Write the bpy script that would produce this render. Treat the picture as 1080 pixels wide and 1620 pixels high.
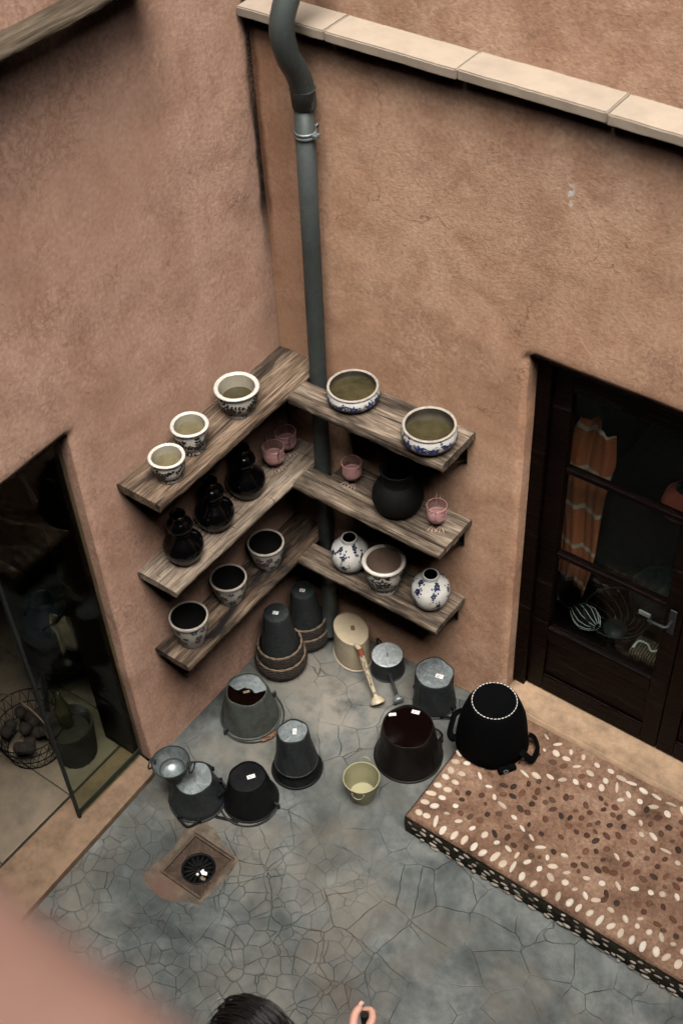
import bpy, bmesh, math, random
from mathutils import Vector, Matrix, noise
sc = bpy.context.scene
for o in list(bpy.data.objects): bpy.data.objects.remove(o)
COL = sc.collection
PI = math.pi
R = math.radians
rnd = random.Random(7)

# ------------------------------------------------------------------ camera
CAM = Vector((2.904, -3.261, 5.068))
cam = bpy.data.cameras.new('camera')
cam.sensor_fit = 'VERTICAL'; cam.sensor_height = 36.0; cam.sensor_width = 24.0
cam.lens = 2055.0/1620.0*36.0
cam.clip_start = 0.02; cam.clip_end = 500
cam.dof.use_dof = True; cam.dof.focus_distance = 5.35; cam.dof.aperture_fstop = 2.9
co = bpy.data.objects.new('camera', cam); COL.objects.link(co)
yaw, pit, rol = 2.24871595, 0.791192764, -0.0632842485
fw = Vector((math.cos(pit)*math.cos(yaw), math.cos(pit)*math.sin(yaw), -math.sin(pit)))
rt = Vector((math.sin(yaw), -math.cos(yaw), 0)); up = rt.cross(fw)
r2 = math.cos(rol)*rt + math.sin(rol)*up; u2 = r2.cross(fw)
co.matrix_world = Matrix(((r2.x, u2.x, -fw.x, CAM.x), (r2.y, u2.y, -fw.y, CAM.y), (r2.z, u2.z, -fw.z, CAM.z), (0, 0, 0, 1)))
sc.camera = co

# ------------------------------------------------------------------ sky, sun, exposure
SUN_EL, SUN_AZ = R(72), R(-45)          # high veiled sun, from the camera's right
w = bpy.data.worlds.new('World'); sc.world = w; w.use_nodes = True
nt = w.node_tree; nt.nodes.clear()
sky = nt.nodes.new('ShaderNodeTexSky'); sky.sky_type = 'NISHITA'; sky.sun_disc = False
sky.sun_elevation = SUN_EL; sky.sun_rotation = PI/2 - SUN_AZ
sky.air_density = 1.0; sky.dust_density = 4.0; sky.ozone_density = 1.0
hs = nt.nodes.new('ShaderNodeHueSaturation'); hs.inputs['Saturation'].default_value = 0.22
bg = nt.nodes.new('ShaderNodeBackground'); bg.inputs[1].default_value = 0.15
wo = nt.nodes.new('ShaderNodeOutputWorld')
nt.links.new(sky.outputs[0], hs.inputs['Color']); nt.links.new(hs.outputs[0], bg.inputs[0]); nt.links.new(bg.outputs[0], wo.inputs[0])
sl = bpy.data.lights.new('sun', 'SUN'); sl.energy = 1.4; sl.angle = R(35); sl.color = (1.0, 0.95, 0.88)
so = bpy.data.objects.new('sun', sl); COL.objects.link(so)
sd = Vector((math.cos(SUN_EL)*math.cos(SUN_AZ), math.cos(SUN_EL)*math.sin(SUN_AZ), math.sin(SUN_EL)))
so.rotation_euler = sd.to_track_quat('Z', 'Y').to_euler(); so.location = (2, -3, 9)
vs = sc.view_settings; vs.view_transform = 'Standard'; vs.look = 'None'; vs.gamma = 1; vs.exposure = 1.75
vs.use_curve_mapping = False
sc.render.engine = 'CYCLES'
cy = sc.cycles; cy.use_denoising = True; cy.denoiser = 'OPENIMAGEDENOISE'; cy.denoising_prefilter = 'ACCURATE'; cy.denoising_input_passes = 'RGB_ALBEDO_NORMAL'; cy.use_adaptive_sampling = True; cy.adaptive_threshold = .012
cy.max_bounces = 5; cy.diffuse_bounces = 0; cy.glossy_bounces = 2; cy.transmission_bounces = 4; cy.transparent_max_bounces = 8; cy.sample_clamp_indirect = 6

# ------------------------------------------------------------------ mesh helpers
class MB:
    def __init__(s): s.v = []; s.f = []; s.sm = []
    def add(s, vs, fs, smooth=False):
        b = len(s.v); s.v += [tuple(v) for v in vs]; s.f += [tuple(i+b for i in f) for f in fs]; s.sm += [smooth]*len(fs); return s
    def box(s, x0, x1, y0, y1, z0, z1, M=None):
        vs = [Vector((x, y, z)) for z in (z0, z1) for y in (y0, y1) for x in (x0, x1)]
        if M: vs = [M @ v for v in vs]
        return s.add(vs, [(0, 2, 3, 1), (4, 5, 7, 6), (0, 1, 5, 4), (2, 6, 7, 3), (0, 4, 6, 2), (1, 3, 7, 5)])
    def bbox(s, x0, x1, y0, y1, z0, z1, b=.004, M=None):
        bm = bmesh.new(); bmesh.ops.create_cube(bm, size=1)
        for v in bm.verts: v.co = Vector((x0+(v.co.x+.5)*(x1-x0), y0+(v.co.y+.5)*(y1-y0), z0+(v.co.z+.5)*(z1-z0)))
        bmesh.ops.bevel(bm, geom=list(bm.edges), offset=b, segments=2, profile=.5, affect='EDGES')
        return s.bm(bm, M)
    def bm(s, bm, M=None, smooth=False):
        bm.verts.index_update()
        s.add([(M @ v.co) if M else v.co for v in bm.verts], [tuple(v.index for v in f.verts) for f in bm.faces], smooth); bm.free(); return s
    def lathe(s, prof, n=40, mod=None, c=(0, 0, 0), M=None, smooth=True):
        vs = []; fs = []; idx = []
        for i, (r, z) in enumerate(prof):
            row = []
            if r < 1e-6: vs.append(Vector((c[0], c[1], c[2]+z))); row = [len(vs)-1]*n
            else:
                for k in range(n):
                    a = 2*PI*k/n; rr = r + (mod(a, i, z) if mod else 0)
                    vs.append(Vector((c[0]+rr*math.cos(a), c[1]+rr*math.sin(a), c[2]+z))); row.append(len(vs)-1)
            idx.append(row)
        for i in range(len(prof)-1):
            for k in range(n):
                q = [idx[i][k], idx[i][(k+1) % n], idx[i+1][(k+1) % n], idx[i+1][k]]
                q2 = [];  [q2.append(t) for t in q if t not in q2]
                if len(q2) >= 3: fs.append(tuple(q2))
        if M: vs = [M @ v for v in vs]
        return s.add(vs, fs, smooth)
    def tube(s, pts, r, n=8, closed=False, cap=True, smooth=True, flat=1.0):
        pts = [Vector(p) for p in pts]; m = len(pts); vs = []; fs = []
        rr = r if isinstance(r, (list, tuple)) else [r]*m
        nrm = None
        for i, p in enumerate(pts):
            if closed: t = pts[(i+1) % m]-pts[i-1]
            else: t = pts[min(i+1, m-1)]-pts[max(i-1, 0)]
            t.normalize()
            if nrm is None: nrm = t.orthogonal().normalized() if abs(t.z) > .9 else t.cross(Vector((0, 0, 1))).normalized()
            else: nrm = (nrm-t*nrm.dot(t)).normalized()
            b = t.cross(nrm)
            for k in range(n):
                a = 2*PI*k/n; vs.append(p+nrm*(math.cos(a)*rr[i])+b*(math.sin(a)*rr[i]*flat))
        for i in range(m if closed else m-1):
            j = (i+1) % m
            for k in range(n): fs.append((i*n+k, i*n+(k+1) % n, j*n+(k+1) % n, j*n+k))
        if cap and not closed: fs += [tuple(range(n-1, -1, -1)), tuple((m-1)*n+k for k in range(n))]
        return s.add(vs, fs, smooth)
    def mesh(s, name, mat):
        me = bpy.data.meshes.new(name); me.from_pydata(s.v, [], s.f); me.update()
        for p, q in zip(me.polygons, s.sm): p.use_smooth = q
        if mat: me.materials.append(mat)
        return me
    def build(s, name, mat, parent=None, loc=None, rz=0):
        bm = bmesh.new(); me = s.mesh(name, mat); bm.from_mesh(me)
        bmesh.ops.recalc_face_normals(bm, faces=bm.faces); bm.to_mesh(me); bm.free()
        return ob(name, me, parent, loc, rz)
def ob(name, me, parent=None, loc=None, rz=0):
    o = bpy.data.objects.new(name, me); COL.objects.link(o)
    if parent: o.parent = parent
    if loc: o.location = loc
    if rz: o.rotation_euler.z = rz
    return o
def tag(o, label=None, cat=None, group=None, kind=None):
    if label: o['label'] = label
    if cat: o['category'] = cat
    if group: o['group'] = group
    if kind: o['kind'] = kind
    return o
def thing(name, label, cat, loc=(0, 0, 0), rz=0, group=None):
    o = bpy.data.objects.new(name, None); COL.objects.link(o); o.empty_display_size = .1
    o.location = loc; o.rotation_euler.z = rz
    return tag(o, label, cat, group)
def smoothcurve(pts, n=8):
    P = [Vector(p) for p in pts]; out = []
    for i in range(len(P)-1):
        a, b, c, d = P[max(i-1, 0)], P[i], P[i+1], P[min(i+2, len(P)-1)]
        for k in range(n):
            t = k/n
            out.append(.5*((2*b)+(c-a)*t+(2*a-5*b+4*c-d)*t*t+(3*b-a-3*c+d)*t**3))
    return out+[P[-1]]

# ------------------------------------------------------------------ material helpers
class NT:
    def __init__(s, name):
        s.m = bpy.data.materials.new(name); s.m.use_nodes = True; s.t = s.m.node_tree
        s.b = s.t.nodes['Principled BSDF']; s.out = s.t.nodes['Material Output']
        s.co = s.n('ShaderNodeTexCoord').outputs['Object']
    def n(s, t, **k):
        x = s.t.nodes.new(t)
        for a, b in k.items(): setattr(x, a, b)
        return x
    def link(s, a, b): s.t.links.new(a, b)
    def val(s, inp, v):
        if hasattr(v, 'links') or isinstance(v, bpy.types.NodeSocket): s.link(v, inp)
        else: inp.default_value = v
    def mapping(s, scale=(1, 1, 1), loc=(0, 0, 0), rot=(0, 0, 0), src=None):
        m = s.n('ShaderNodeMapping'); m.inputs['Scale'].default_value = scale; m.inputs['Location'].default_value = loc; m.inputs['Rotation'].default_value = rot
        s.link(src or s.co, m.inputs[0]); return m.outputs[0]
    def noise(s, scale, detail=5, rough=.55, src=None, dist=0, col=False):
        x = s.n('ShaderNodeTexNoise'); x.inputs['Scale'].default_value = scale; x.inputs['Detail'].default_value = min(detail, 4)
        x.inputs['Roughness'].default_value = rough; x.inputs['Distortion'].default_value = dist
        s.link(src or s.co, x.inputs['Vector']); return x.outputs['Color' if col else 'Fac']
    def voro(s, scale, feature='F1', src=None, out='Distance', rnd=1):
        x = s.n('ShaderNodeTexVoronoi', feature=feature); x.inputs['Scale'].default_value = scale; x.inputs['Randomness'].default_value = rnd
        s.link(src or s.co, x.inputs['Vector']); return x.outputs[out]
    def ramp(s, fac, stops, interp='LINEAR'):
        x = s.n('ShaderNodeValToRGB'); e = x.color_ramp.elements; x.color_ramp.interpolation = interp
        while len(e) > 1: e.remove(e[-1])
        for i, (p, c) in enumerate(stops):
            el = e[0] if i == 0 else e.new(p); el.position = p
            el.color = (c, c, c, 1) if isinstance(c, (int, float)) else (*c, 1)
        s.link(fac, x.inputs[0]); return x.outputs[0]
    def mix(s, fac, a, b, mode='MIX'):
        x = s.n('ShaderNodeMix', data_type='RGBA', blend_type=mode); s.val(x.inputs[0], fac)
        for i, v in ((6, a), (7, b)):
            if isinstance(v, tuple): v = (*v, 1) if len(v) == 3 else v
            s.val(x.inputs[i], v)
        return x.outputs[2]
    def math(s, op, a, b=0.0, clamp=False):
        x = s.n('ShaderNodeMath', operation=op); x.use_clamp = clamp; s.val(x.inputs[0], a); s.val(x.inputs[1], b); return x.outputs[0]
    def sep(s, src=None):
        x = s.n('ShaderNodeSeparateXYZ'); s.link(src or s.co, x.inputs[0]); return x.outputs
    def vadd(s, a, b, k):
        m = s.n('ShaderNodeVectorMath', operation='SCALE'); s.link(b, m.inputs[0]); m.inputs['Scale'].default_value = k
        x = s.n('ShaderNodeVectorMath', operation='ADD'); s.link(a, x.inputs[0]); s.link(m.outputs[0], x.inputs[1]); return x.outputs[0]
    def ball(s, c, r0, r1, sc=(1, 1, 1)):
        """1 inside a soft blob round c, 0 outside (for stains with a place of their own)"""
        mp = s.n('ShaderNodeVectorMath', operation='SUBTRACT'); s.link(s.wco if hasattr(s, 'wco') else s.co, mp.inputs[0]); mp.inputs[1].default_value = c
        ml = s.n('ShaderNodeVectorMath', operation='MULTIPLY'); s.link(mp.outputs[0], ml.inputs[0]); ml.inputs[1].default_value = sc
        ln = s.n('ShaderNodeVectorMath', operation='LENGTH'); s.link(ml.outputs[0], ln.inputs[0])
        r = s.n('ShaderNodeMapRange'); r.inputs[1].default_value = r0; r.inputs[2].default_value = r1; r.inputs[3].default_value = 1; r.inputs[4].default_value = 0
        s.link(ln.outputs['Value'], r.inputs[0]); return r.outputs[0]
    def bump(s, h, dist, strength=1.0, prev=None):
        x = s.n('ShaderNodeBump'); x.inputs['Strength'].default_value = strength; x.inputs['Distance'].default_value = dist
        s.link(h, x.inputs['Height'])
        if prev: s.link(prev, x.inputs['Normal'])
        return x.outputs[0]
    def fin(s, col, rough=.8, metal=0.0, normal=None, spec=None, coat=None):
        s.val(s.b.inputs['Base Color'], (*col, 1) if isinstance(col, tuple) else col)
        s.val(s.b.inputs['Roughness'], rough); s.val(s.b.inputs['Metallic'], metal)
        if spec is not None: s.b.inputs['Specular IOR Level'].default_value = spec
        if coat: s.b.inputs['Coat Weight'].default_value = coat; s.b.inputs['Coat Roughness'].default_value = .08
        if normal: s.link(normal, s.b.inputs['Normal'])
        return s.m

def M_stucco(name, base=(.565, .35, .228), pale=(.64, .435, .305), dark=(.43, .24, .15), left=False):
    t = NT(name)
    big = t.noise(.9, 6, .6); mid = t.noise(5.5, 4, .62, dist=.35); fine = t.noise(60, 5, .6)
    c = t.mix(t.ramp(big, [(.35, 0), (.65, 1)]), base, pale)
    c = t.mix(t.ramp(mid, [(.38, .6), (.54, 0)]), c, dark)
    # vertical run-down streaks
    st = t.noise(1, 5, .6, src=t.mapping((5, 5, .7)))
    c = t.mix(t.math('MULTIPLY', t.ramp(st, [(.5, 0), (.68, 1)]), .45), c, pale)
    st2 = t.noise(1, 5, .6, src=t.mapping((3.1, 3.1, .45), (7, 3, 1)))
    c = t.mix(t.math('MULTIPLY', t.ramp(st2, [(.52, 0), (.7, 1)]), .5), c, dark)
    c = t.mix(.42, c, t.ramp(fine, [(.3, (.22, .16, .13)), (.7, (.70, .59, .53))]), 'OVERLAY')
    sp = t.ramp(t.noise(23, 3, .7), [(.67, 0), (.72, 1)])
    c = t.mix(t.math('MULTIPLY', sp, .5), c, (.17, .085, .055))
    # rain stain kept in the corner, where the two walls meet, and a sooty run below the ledge
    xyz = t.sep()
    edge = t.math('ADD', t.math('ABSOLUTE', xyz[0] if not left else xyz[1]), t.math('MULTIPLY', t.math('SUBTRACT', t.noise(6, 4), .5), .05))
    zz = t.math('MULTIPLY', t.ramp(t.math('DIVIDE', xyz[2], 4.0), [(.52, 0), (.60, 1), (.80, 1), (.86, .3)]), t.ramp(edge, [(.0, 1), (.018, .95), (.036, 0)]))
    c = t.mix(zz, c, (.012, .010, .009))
    if not left:
        rust = t.math('MULTIPLY', t.ramp(edge, [(.12, 1), (.22, 0)]), .45)
        c = t.mix(rust, c, (.30, .125, .06))
        # one white splash of paint
        b = t.ball((1.286, 0, 2.828), .012, .024, (1.6, 1, .45))
        b = t.math('MULTIPLY', b, t.ramp(t.noise(45, 3), [(.48, 0), (.54, 1)]))
        c = t.mix(b, c, (.75, .70, .64))
    rough_m = t.ramp(big, [(.40, .45), (.60, 1)])
    grain = t.math('MULTIPLY', t.noise(85, 3, .8), rough_m)
    c = t.mix(t.math('MULTIPLY', t.ramp(grain, [(.18, 1), (.36, 0)]), .55), c, dark)
    pm = t.ramp(t.noise(1.9, 4, .7, src=t.mapping((1, 1, 1), (5, 8, 2))), [(.50, 0), (.62, 1)])
    ck = t.ramp(t.math('ABSOLUTE', t.math('SUBTRACT', t.noise(16, 4, .78, dist=.6), .5)), [(.0, 1), (.022, .75), (.045, 0)])
    c = t.mix(t.math('MULTIPLY', t.math('MULTIPLY', pm, ck), .42), c, (.20, .10, .062))
    vc = t.voro(1.15, 'DISTANCE_TO_EDGE', t.vadd(t.co, t.noise(3.2, 4, .65, col=True), .42))
    hair = t.math('MULTIPLY', t.ramp(vc, [(.0, 1), (.0035, 0)]), t.ramp(t.noise(1.3, 2, src=t.mapping((1, 1, 1), (2, 6, 4))), [(.50, 0), (.58, 1)]))
    c = t.mix(t.math('MULTIPLY', hair, .55), c, (.12, .06, .04))
    hgt = t.math('ADD', t.math('MULTIPLY', mid, .22), t.math('MULTIPLY', grain, .30))
    nb = t.bump(hgt, .010, .75)
    return t.fin(c, .93, normal=nb, spec=.2)

def M_concrete():
    t = NT('cracked_concrete')
    wob = t.noise(2.2, 4, .6, col=True); wco = t.vadd(t.co, wob, .10); wob2 = t.noise(14, 3, .6, col=True); wco = t.vadd(wco, wob2, .012)
    base = t.ramp(t.noise(2.1, 8, .72, dist=.5), [(.34, (.026, .032, .031)), (.47, (.072, .081, .078)), (.64, (.145, .152, .144))])
    base = t.mix(.55, base, t.ramp(t.noise(9, 8, .78), [(.32, (.10, .105, .10)), (.7, (.62, .62, .59))]), 'OVERLAY')
    tan = t.math('MULTIPLY', t.ramp(t.noise(2.0, 6, .6, src=t.mapping((1, 1, 1), (4, 2, 0))), [(.5, 0), (.66, 1)]), .6)
    base = t.mix(tan, base, (.135, .113, .085))
    # rust coloured stains, pale clean patch by the corner, sooty ring beside the drain
    for c, a, b, s, col, k in [((1.42, -1.62, 0), .03, .22, (1, 1, 1), (.11, .072, .044), .6), ((1.1, -1.75, 0), .02, .3, (.8, 1, 1), (.145, .12, .085), .5),
                               ((.55, -.45, 0), .10, .34, (1, 1, 1), (.22, .195, .16), .75), ((.38, -.85, 0), .05, .25, (1, 1, 1), (.18, .16, .13), .7),
                               ((.28, -1.55, 0), .02, .22, (1, 1, 1), (.035, .038, .035), .8), ((.8, -.75, 0), .02, .3, (1, 1, 1), (.085, .083, .07), .7),
                               ((1.05, -.6, 0), .02, .3, (1, 1, 1), (.06, .06, .05), .75), ((.95, -1.0, 0), .02, .16, (1, 1, 1), (.10, .08, .055), .6)]:
        m = t.math('MULTIPLY', t.ball(c, a, b, s), t.ramp(t.noise(7, 6, .65), [(.36, .15), (.58, 1)]))
        base = t.mix(t.math('MULTIPLY', m, k), base, col)
    # crack network: coarse everywhere, fine only towards the drain side
    c1 = t.voro(6.2, 'DISTANCE_TO_EDGE', wco); c2 = t.voro(13.5, 'DISTANCE_TO_EDGE', wco); c3 = c2
    gone1 = t.ramp(t.noise(1.9, 3), [(.44, 0), (.57, 1)])
    m2 = t.math('MULTIPLY', t.ball((.70, -1.95, 0), .5, 1.25), t.ramp(t.noise(2.6, 3, src=t.mapping((1, 1, 1), (9, 1, 0))), [(.36, .0), (.5, 1)]))
    k1 = t.math('MULTIPLY', t.ramp(c1, [(.0, 1), (.004, .7), (.011, 0)]), gone1)
    k2 = t.math('MULTIPLY', t.ramp(c2, [(.0, 1), (.006, .5), (.02, 0)]), m2)
    wid = t.ramp(t.noise(11, 3), [(.3, .35), (.6, 1)])
    k = t.math('MULTIPLY', t.math('MAXIMUM', k1, k2), wid, True)
    base = t.mix(t.math('MULTIPLY', k, .85), base, (.022, .021, .018))
    halo = t.math('MULTIPLY', t.ramp(c2, [(.0, .35), (.14, 0)]), m2); base = t.mix(halo, base, (.06, .063, .058))
    speck = t.ramp(t.noise(85, 2, .5), [(.72, 0), (.76, 1)]); base = t.mix(t.math('MULTIPLY', speck, .6), base, (.04, .038, .033))
    nb = t.bump(t.noise(30, 6, .65), .0022, .5); nb = t.bump(t.math('SUBTRACT', 1, k), .004, .9, nb); nb = t.bump(t.noise(3, 3), .012, .4, nb)
    ro = t.ramp(t.noise(2.4, 6, .6), [(.3, .38), (.7, .72)])
    return t.fin(base, ro, normal=nb, spec=.42)

def M_wood(name, a, b, c, dark=.5, cross=False, rough=.82):
    t = NT(name)
    inf = t.n('ShaderNodeObjectInfo').outputs['Random']
    cx = t.n('ShaderNodeCombineXYZ'); t.link(t.math('MULTIPLY', inf, 37), cx.inputs[0]); t.link(t.math('MULTIPLY', inf, 11), cx.inputs[1])
    off = t.vadd(t.co, cx.outputs[0], 1.0)
    g = t.noise(1, 7, .68, src=t.mapping((3.2, 46, 46), src=off), dist=1.1)
    f = t.noise(1, 5, .7, src=t.mapping((7, 150, 150), src=off))
    big = t.noise(3.3, 5, .6, src=t.mapping((.7, 2.4, 1), src=off), dist=.5)
    col = t.ramp(g, [(.31, c), (.47, a), (.64, b)])
    col = t.mix(.6, col, t.ramp(f, [(.36, .04), (.60, .66)]), 'OVERLAY')
    col = t.mix(t.math('MULTIPLY', t.ramp(big, [(.44, 0), (.62, 1)]), dark), col, tuple(x*.22 for x in c))
    crack = t.ramp(t.noise(1, 6, .6, src=t.mapping((1.6, 45, 20), (3, 8, 2), src=off), dist=.4), [(.63, 0), (.67, 1)])
    col = t.mix(t.math('MULTIPLY', crack, .9), col, (.012, .009, .007))
    if cross:
        wv = t.n('ShaderNodeTexWave', wave_type='BANDS', bands_direction='X'); wv.inputs['Scale'].default_value = 4.2; wv.inputs['Distortion'].default_value = 1.6; wv.inputs['Detail'].default_value = 2
        t.link(off, wv.inputs['Vector'])
        saw = t.math('MULTIPLY', t.ramp(wv.outputs['Fac'], [(.0, .8), (.018, 0)]), t.ramp(t.noise(12, 3, src=off), [(.50, 0), (.60, 1)]))
        col = t.mix(saw, col, (.02, .015, .011))
    nb = t.bump(g, .006, .8); nb = t.bump(f, .0025, .8, nb); nb = t.bump(t.math('SUBTRACT', 1, crack), .004, .8, nb)
    return t.fin(col, rough, normal=nb, spec=.25 if rough > .5 else .07)

def M_metal(name, col, rough=.5, metal=.85, spangle=.3, dirt=(.05, .045, .035), dk=.45, spec=.3):
    t = NT(name)
    v = t.n('ShaderNodeTexVoronoi'); v.inputs['Scale'].default_value = 70; t.link(t.vadd(t.co, t.noise(20, 2, col=True), .03), v.inputs['Vector'])
    g = t.n('ShaderNodeSeparateColor'); t.link(v.outputs['Color'], g.inputs[0])
    c = t.mix(t.math('MULTIPLY', g.outputs[0], spangle), col, tuple(min(1, x*1.9+.02) for x in col))
    n = t.noise(9, 7, .68); c = t.mix(t.math('MULTIPLY', t.ramp(n, [(.46, 0), (.64, 1)]), dk), c, dirt)
    sp = t.ramp(t.noise(60, 4, .7), [(.62, 0), (.7, 1)]); c = t.mix(t.math('MULTIPLY', sp, .4), c, tuple(min(1, x*2.5+.03) for x in col))
    ro = t.math('ADD', t.ramp(n, [(.3, rough-.1), (.7, min(1, rough+.22))]), 0)
    me = t.ramp(n, [(.45, metal), (.65, metal*.4)])
    return t.fin(c, ro, me, normal=t.bump(t.noise(40, 5, .6), .0012, .5), spec=spec)

def M_glaze(name, col=(.52, .47, .41), rough=.32, dirt=.5, spot=(.18, .13, .09)):
    t = NT(name)
    c = t.mix(t.math('MULTIPLY', t.ramp(t.noise(26, 6, .7), [(.5, 0), (.68, 1)]), dirt), col, tuple(x*.55 for x in col))
    c = t.mix(t.math('MULTIPLY', t.ramp(t.noise(90, 3, .6), [(.66, 0), (.7, 1)]), .8), c, spot)
    cr = t.voro(95, 'DISTANCE_TO_EDGE'); c = t.mix(t.math('MULTIPLY', t.ramp(cr, [(0, 1), (.03, 0)]), .22), c, spot)
    return t.fin(c, rough, normal=t.bump(t.noise(45, 3), .001, .4), coat=.3)

def M_plain(name, col, rough=.6, metal=0, var=.35, sc_=18, bumpd=.001, spec=None, coat=None):
    t = NT(name)
    n = t.noise(sc_, 6, .65)
    c = t.mix(t.math('MULTIPLY', t.ramp(n, [(.4, 0), (.68, 1)]), var), col, tuple(x*.35 for x in col))
    return t.fin(c, t.ramp(n, [(.3, max(.03, rough-.08)), (.7, min(1, rough+.12))]), metal, normal=t.bump(t.noise(sc_*3, 4, .6), bumpd, .5), spec=spec, coat=coat)

def M_glass(name, tint=(.9, .95, .92), rough=.0):
    t = NT(name); t.t.nodes.remove(t.b)
    tr = t.n('ShaderNodeBsdfTransparent'); tr.inputs[0].default_value = (*tint, 1)
    gl = t.n('ShaderNodeBsdfGlossy'); gl.inputs['Roughness'].default_value = .02
    lw = t.n('ShaderNodeLayerWeight'); lw.inputs[0].default_value = .5; fac = t.math('ADD', .012, t.math('MULTIPLY', t.math('POWER', lw.outputs['Facing'], 5.0), .25))
    mx = t.n('ShaderNodeMixShader'); t.link(fac, mx.inputs[0]); t.link(tr.outputs[0], mx.inputs[1]); t.link(gl.outputs[0], mx.inputs[2])
    t.link(mx.outputs[0], t.out.inputs[0]); return t.m

MAT = {}
MAT['stuccoR'] = M_stucco('stucco_right')
MAT['stuccoL'] = M_stucco('stucco_left', (.53, .335, .245), (.59, .40, .305), (.43, .252, .175), True)
MAT['stuccoP'] = M_plain('parapet_plaster', (.235, .122, .087), .9, var=.25, sc_=14)
MAT['stuccoD'] = M_plain('brown_plaster', (.17, .11, .08), .9, var=.3, sc_=6)  # for the unseen walls, kept dark so they bounce little light
MAT['concrete'] = M_concrete()
MAT['woodA'] = M_wood('weathered_brown_wood', (.13, .085, .055), (.235, .168, .115), (.032, .020, .012), .85)
MAT['woodB'] = M_wood('pale_sawn_wood', (.225, .17, .125), (.33, .265, .20), (.095, .066, .044), .4, True)
MAT['woodC'] = M_wood('grey_board_wood', (.15, .108, .075), (.275, .215, .158), (.045, .030, .020), .8)
MAT['woodSill'] = M_wood('sill_wood', (.065, .047, .029), (.11, .085, .058), (.025, .017, .010), .35)
MAT['woodD'] = M_wood('black_stained_wood', (.105, .068, .044), (.20, .145, .10), (.022, .014, .009), 1.0)
MAT['mahog'] = M_wood('dark_stained_wood', (.0042, .0015, .0011), (.008, .0027, .0019), (.0015, .0007, .0005), .4, rough=.40)
MAT['stone'] = M_plain('pale_ledge_stone', (.34, .268, .202), .8, var=.28, sc_=9)
MAT['sillstone'] = M_plain('ochre_threshold_stone', (.33, .215, .13), .8, var=.6, sc_=14, bumpd=.003)
MAT['sillstoneL'] = M_plain('worn_brown_threshold_stone', (.215, .135, .08), .8, var=.6, sc_=14, bumpd=.003)
MAT['tile'] = M_plain('beige_marble_tile', (.20, .155, .108), .5, var=.6, sc_=7)
MAT['pipe'] = M_metal('grey_pipe_metal', (.062, .071, .067), .5, .4, .08, (.03, .034, .032), .5)
MAT['galv'] = M_metal('galvanised_zinc', (.19, .215, .215), .42, .8, .45)
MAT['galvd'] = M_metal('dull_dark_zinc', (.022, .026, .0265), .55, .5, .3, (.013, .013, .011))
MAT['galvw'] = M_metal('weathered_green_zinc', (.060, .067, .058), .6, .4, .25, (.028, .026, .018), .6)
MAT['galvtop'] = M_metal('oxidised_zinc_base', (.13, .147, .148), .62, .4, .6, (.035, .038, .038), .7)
MAT['blackmetal'] = M_metal('black_enamel', (.0022, .0024, .0028), .5, .1, .2, (.006, .006, .0055), .4, .15)
MAT['brownmetal'] = M_metal('dark_brown_enamel', (.0042, .0026, .0017), .42, .15, .2, (.011, .006, .0035), .4, .2)
MAT['iron'] = M_plain('black_iron', (.003, .003, .003), .55, .2, spec=.2)
MAT['rust'] = M_plain('rusty_iron', (.075, .046, .029), .85, .1, .7, 30, .003)
MAT['white'] = M_glaze('cream_glaze')
MAT['whiteb'] = M_glaze('blue_white_glaze', (.56, .54, .50), .2, .3, (.24, .2, .17))
MAT['stonepot'] = M_glaze('grey_stoneware', (.46, .42, .355), .55, .45)
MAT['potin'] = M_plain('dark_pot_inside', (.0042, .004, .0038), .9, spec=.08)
MAT['potolive'] = M_plain('stained_pot_inside', (.30, .265, .195), .5, var=.45, sc_=16)
MAT['galvbright'] = M_metal('bright_zinc', (.48, .51, .51), .42, .45, .5, (.25, .27, .27), .5)
MAT['potbrown'] = M_plain('brown_pot_inside', (.22, .145, .105), .7, var=.2)
MAT['potgrey'] = M_plain('grey_brown_bowl_inside', (.085, .069, .05), .5, var=.5)
MAT['rimgrey'] = M_plain('stone_grey_rim', (.33, .285, .235), .6, var=.5, sc_=40)
MAT['blackglaze'] = M_plain('glossy_black_glaze', (.0012, .0012, .0014), .09, var=.2, spec=.3)
MAT['mattblack'] = M_plain('matt_black_clay', (.0035, .0035, .0034), .7, var=.3, spec=.15)
MAT['inkblack'] = M_plain('black_leaf_print', (.006, .0055, .006), .5, var=.1)
MAT['inkblue'] = M_plain('cobalt_print', (.018, .036, .14), .3, var=.5, sc_=60)
MAT['inknavy'] = M_plain('navy_print', (.008, .014, .05), .3, var=.4, sc_=60)
MAT['inkteal'] = M_plain('faded_teal_print', (.045, .085, .085), .5, var=.3, sc_=60)
MAT['inkmauve'] = M_plain('faded_mauve_print', (.10, .06, .065), .5, var=.3, sc_=60)
MAT['ochre'] = M_plain('ochre_print', (.45, .25, .05), .3)
MAT['water'] = M_plain('murky_rain_water', (.050, .041, .019), .06, var=.75, sc_=14, bumpd=.0004)
MAT['waterpale'] = M_plain('cloudy_rain_water', (.135, .112, .06), .07, var=.6, sc_=22, bumpd=.0004)
MAT['waterdark'] = M_plain('dark_rain_water', (.0035, .0013, .0009), .06, var=.4, sc_=12, bumpd=.0003)
MAT['pink'] = M_plain('pink_enamel', (.46, .235, .22), .5, var=.2, sc_=40)
MAT['pinkwire'] = M_plain('copper_pink_wire', (.52, .34, .27), .5, .2, .2)
MAT['cream'] = M_plain('cream_enamel', (.40, .325, .22), .42, var=.22, sc_=12)
MAT['creamb'] = M_plain('chartreuse_cream_enamel', (.30, .275, .155), .45, var=.25, sc_=14)
MAT['rustred'] = M_plain('red_rust', (.17, .035, .012), .8, var=.4, sc_=50)
MAT['label'] = M_plain('paper_label', (.70, .68, .66), .6, var=.06)
MAT['ink'] = M_plain('label_ink', (.03, .03, .035), .6)
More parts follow.
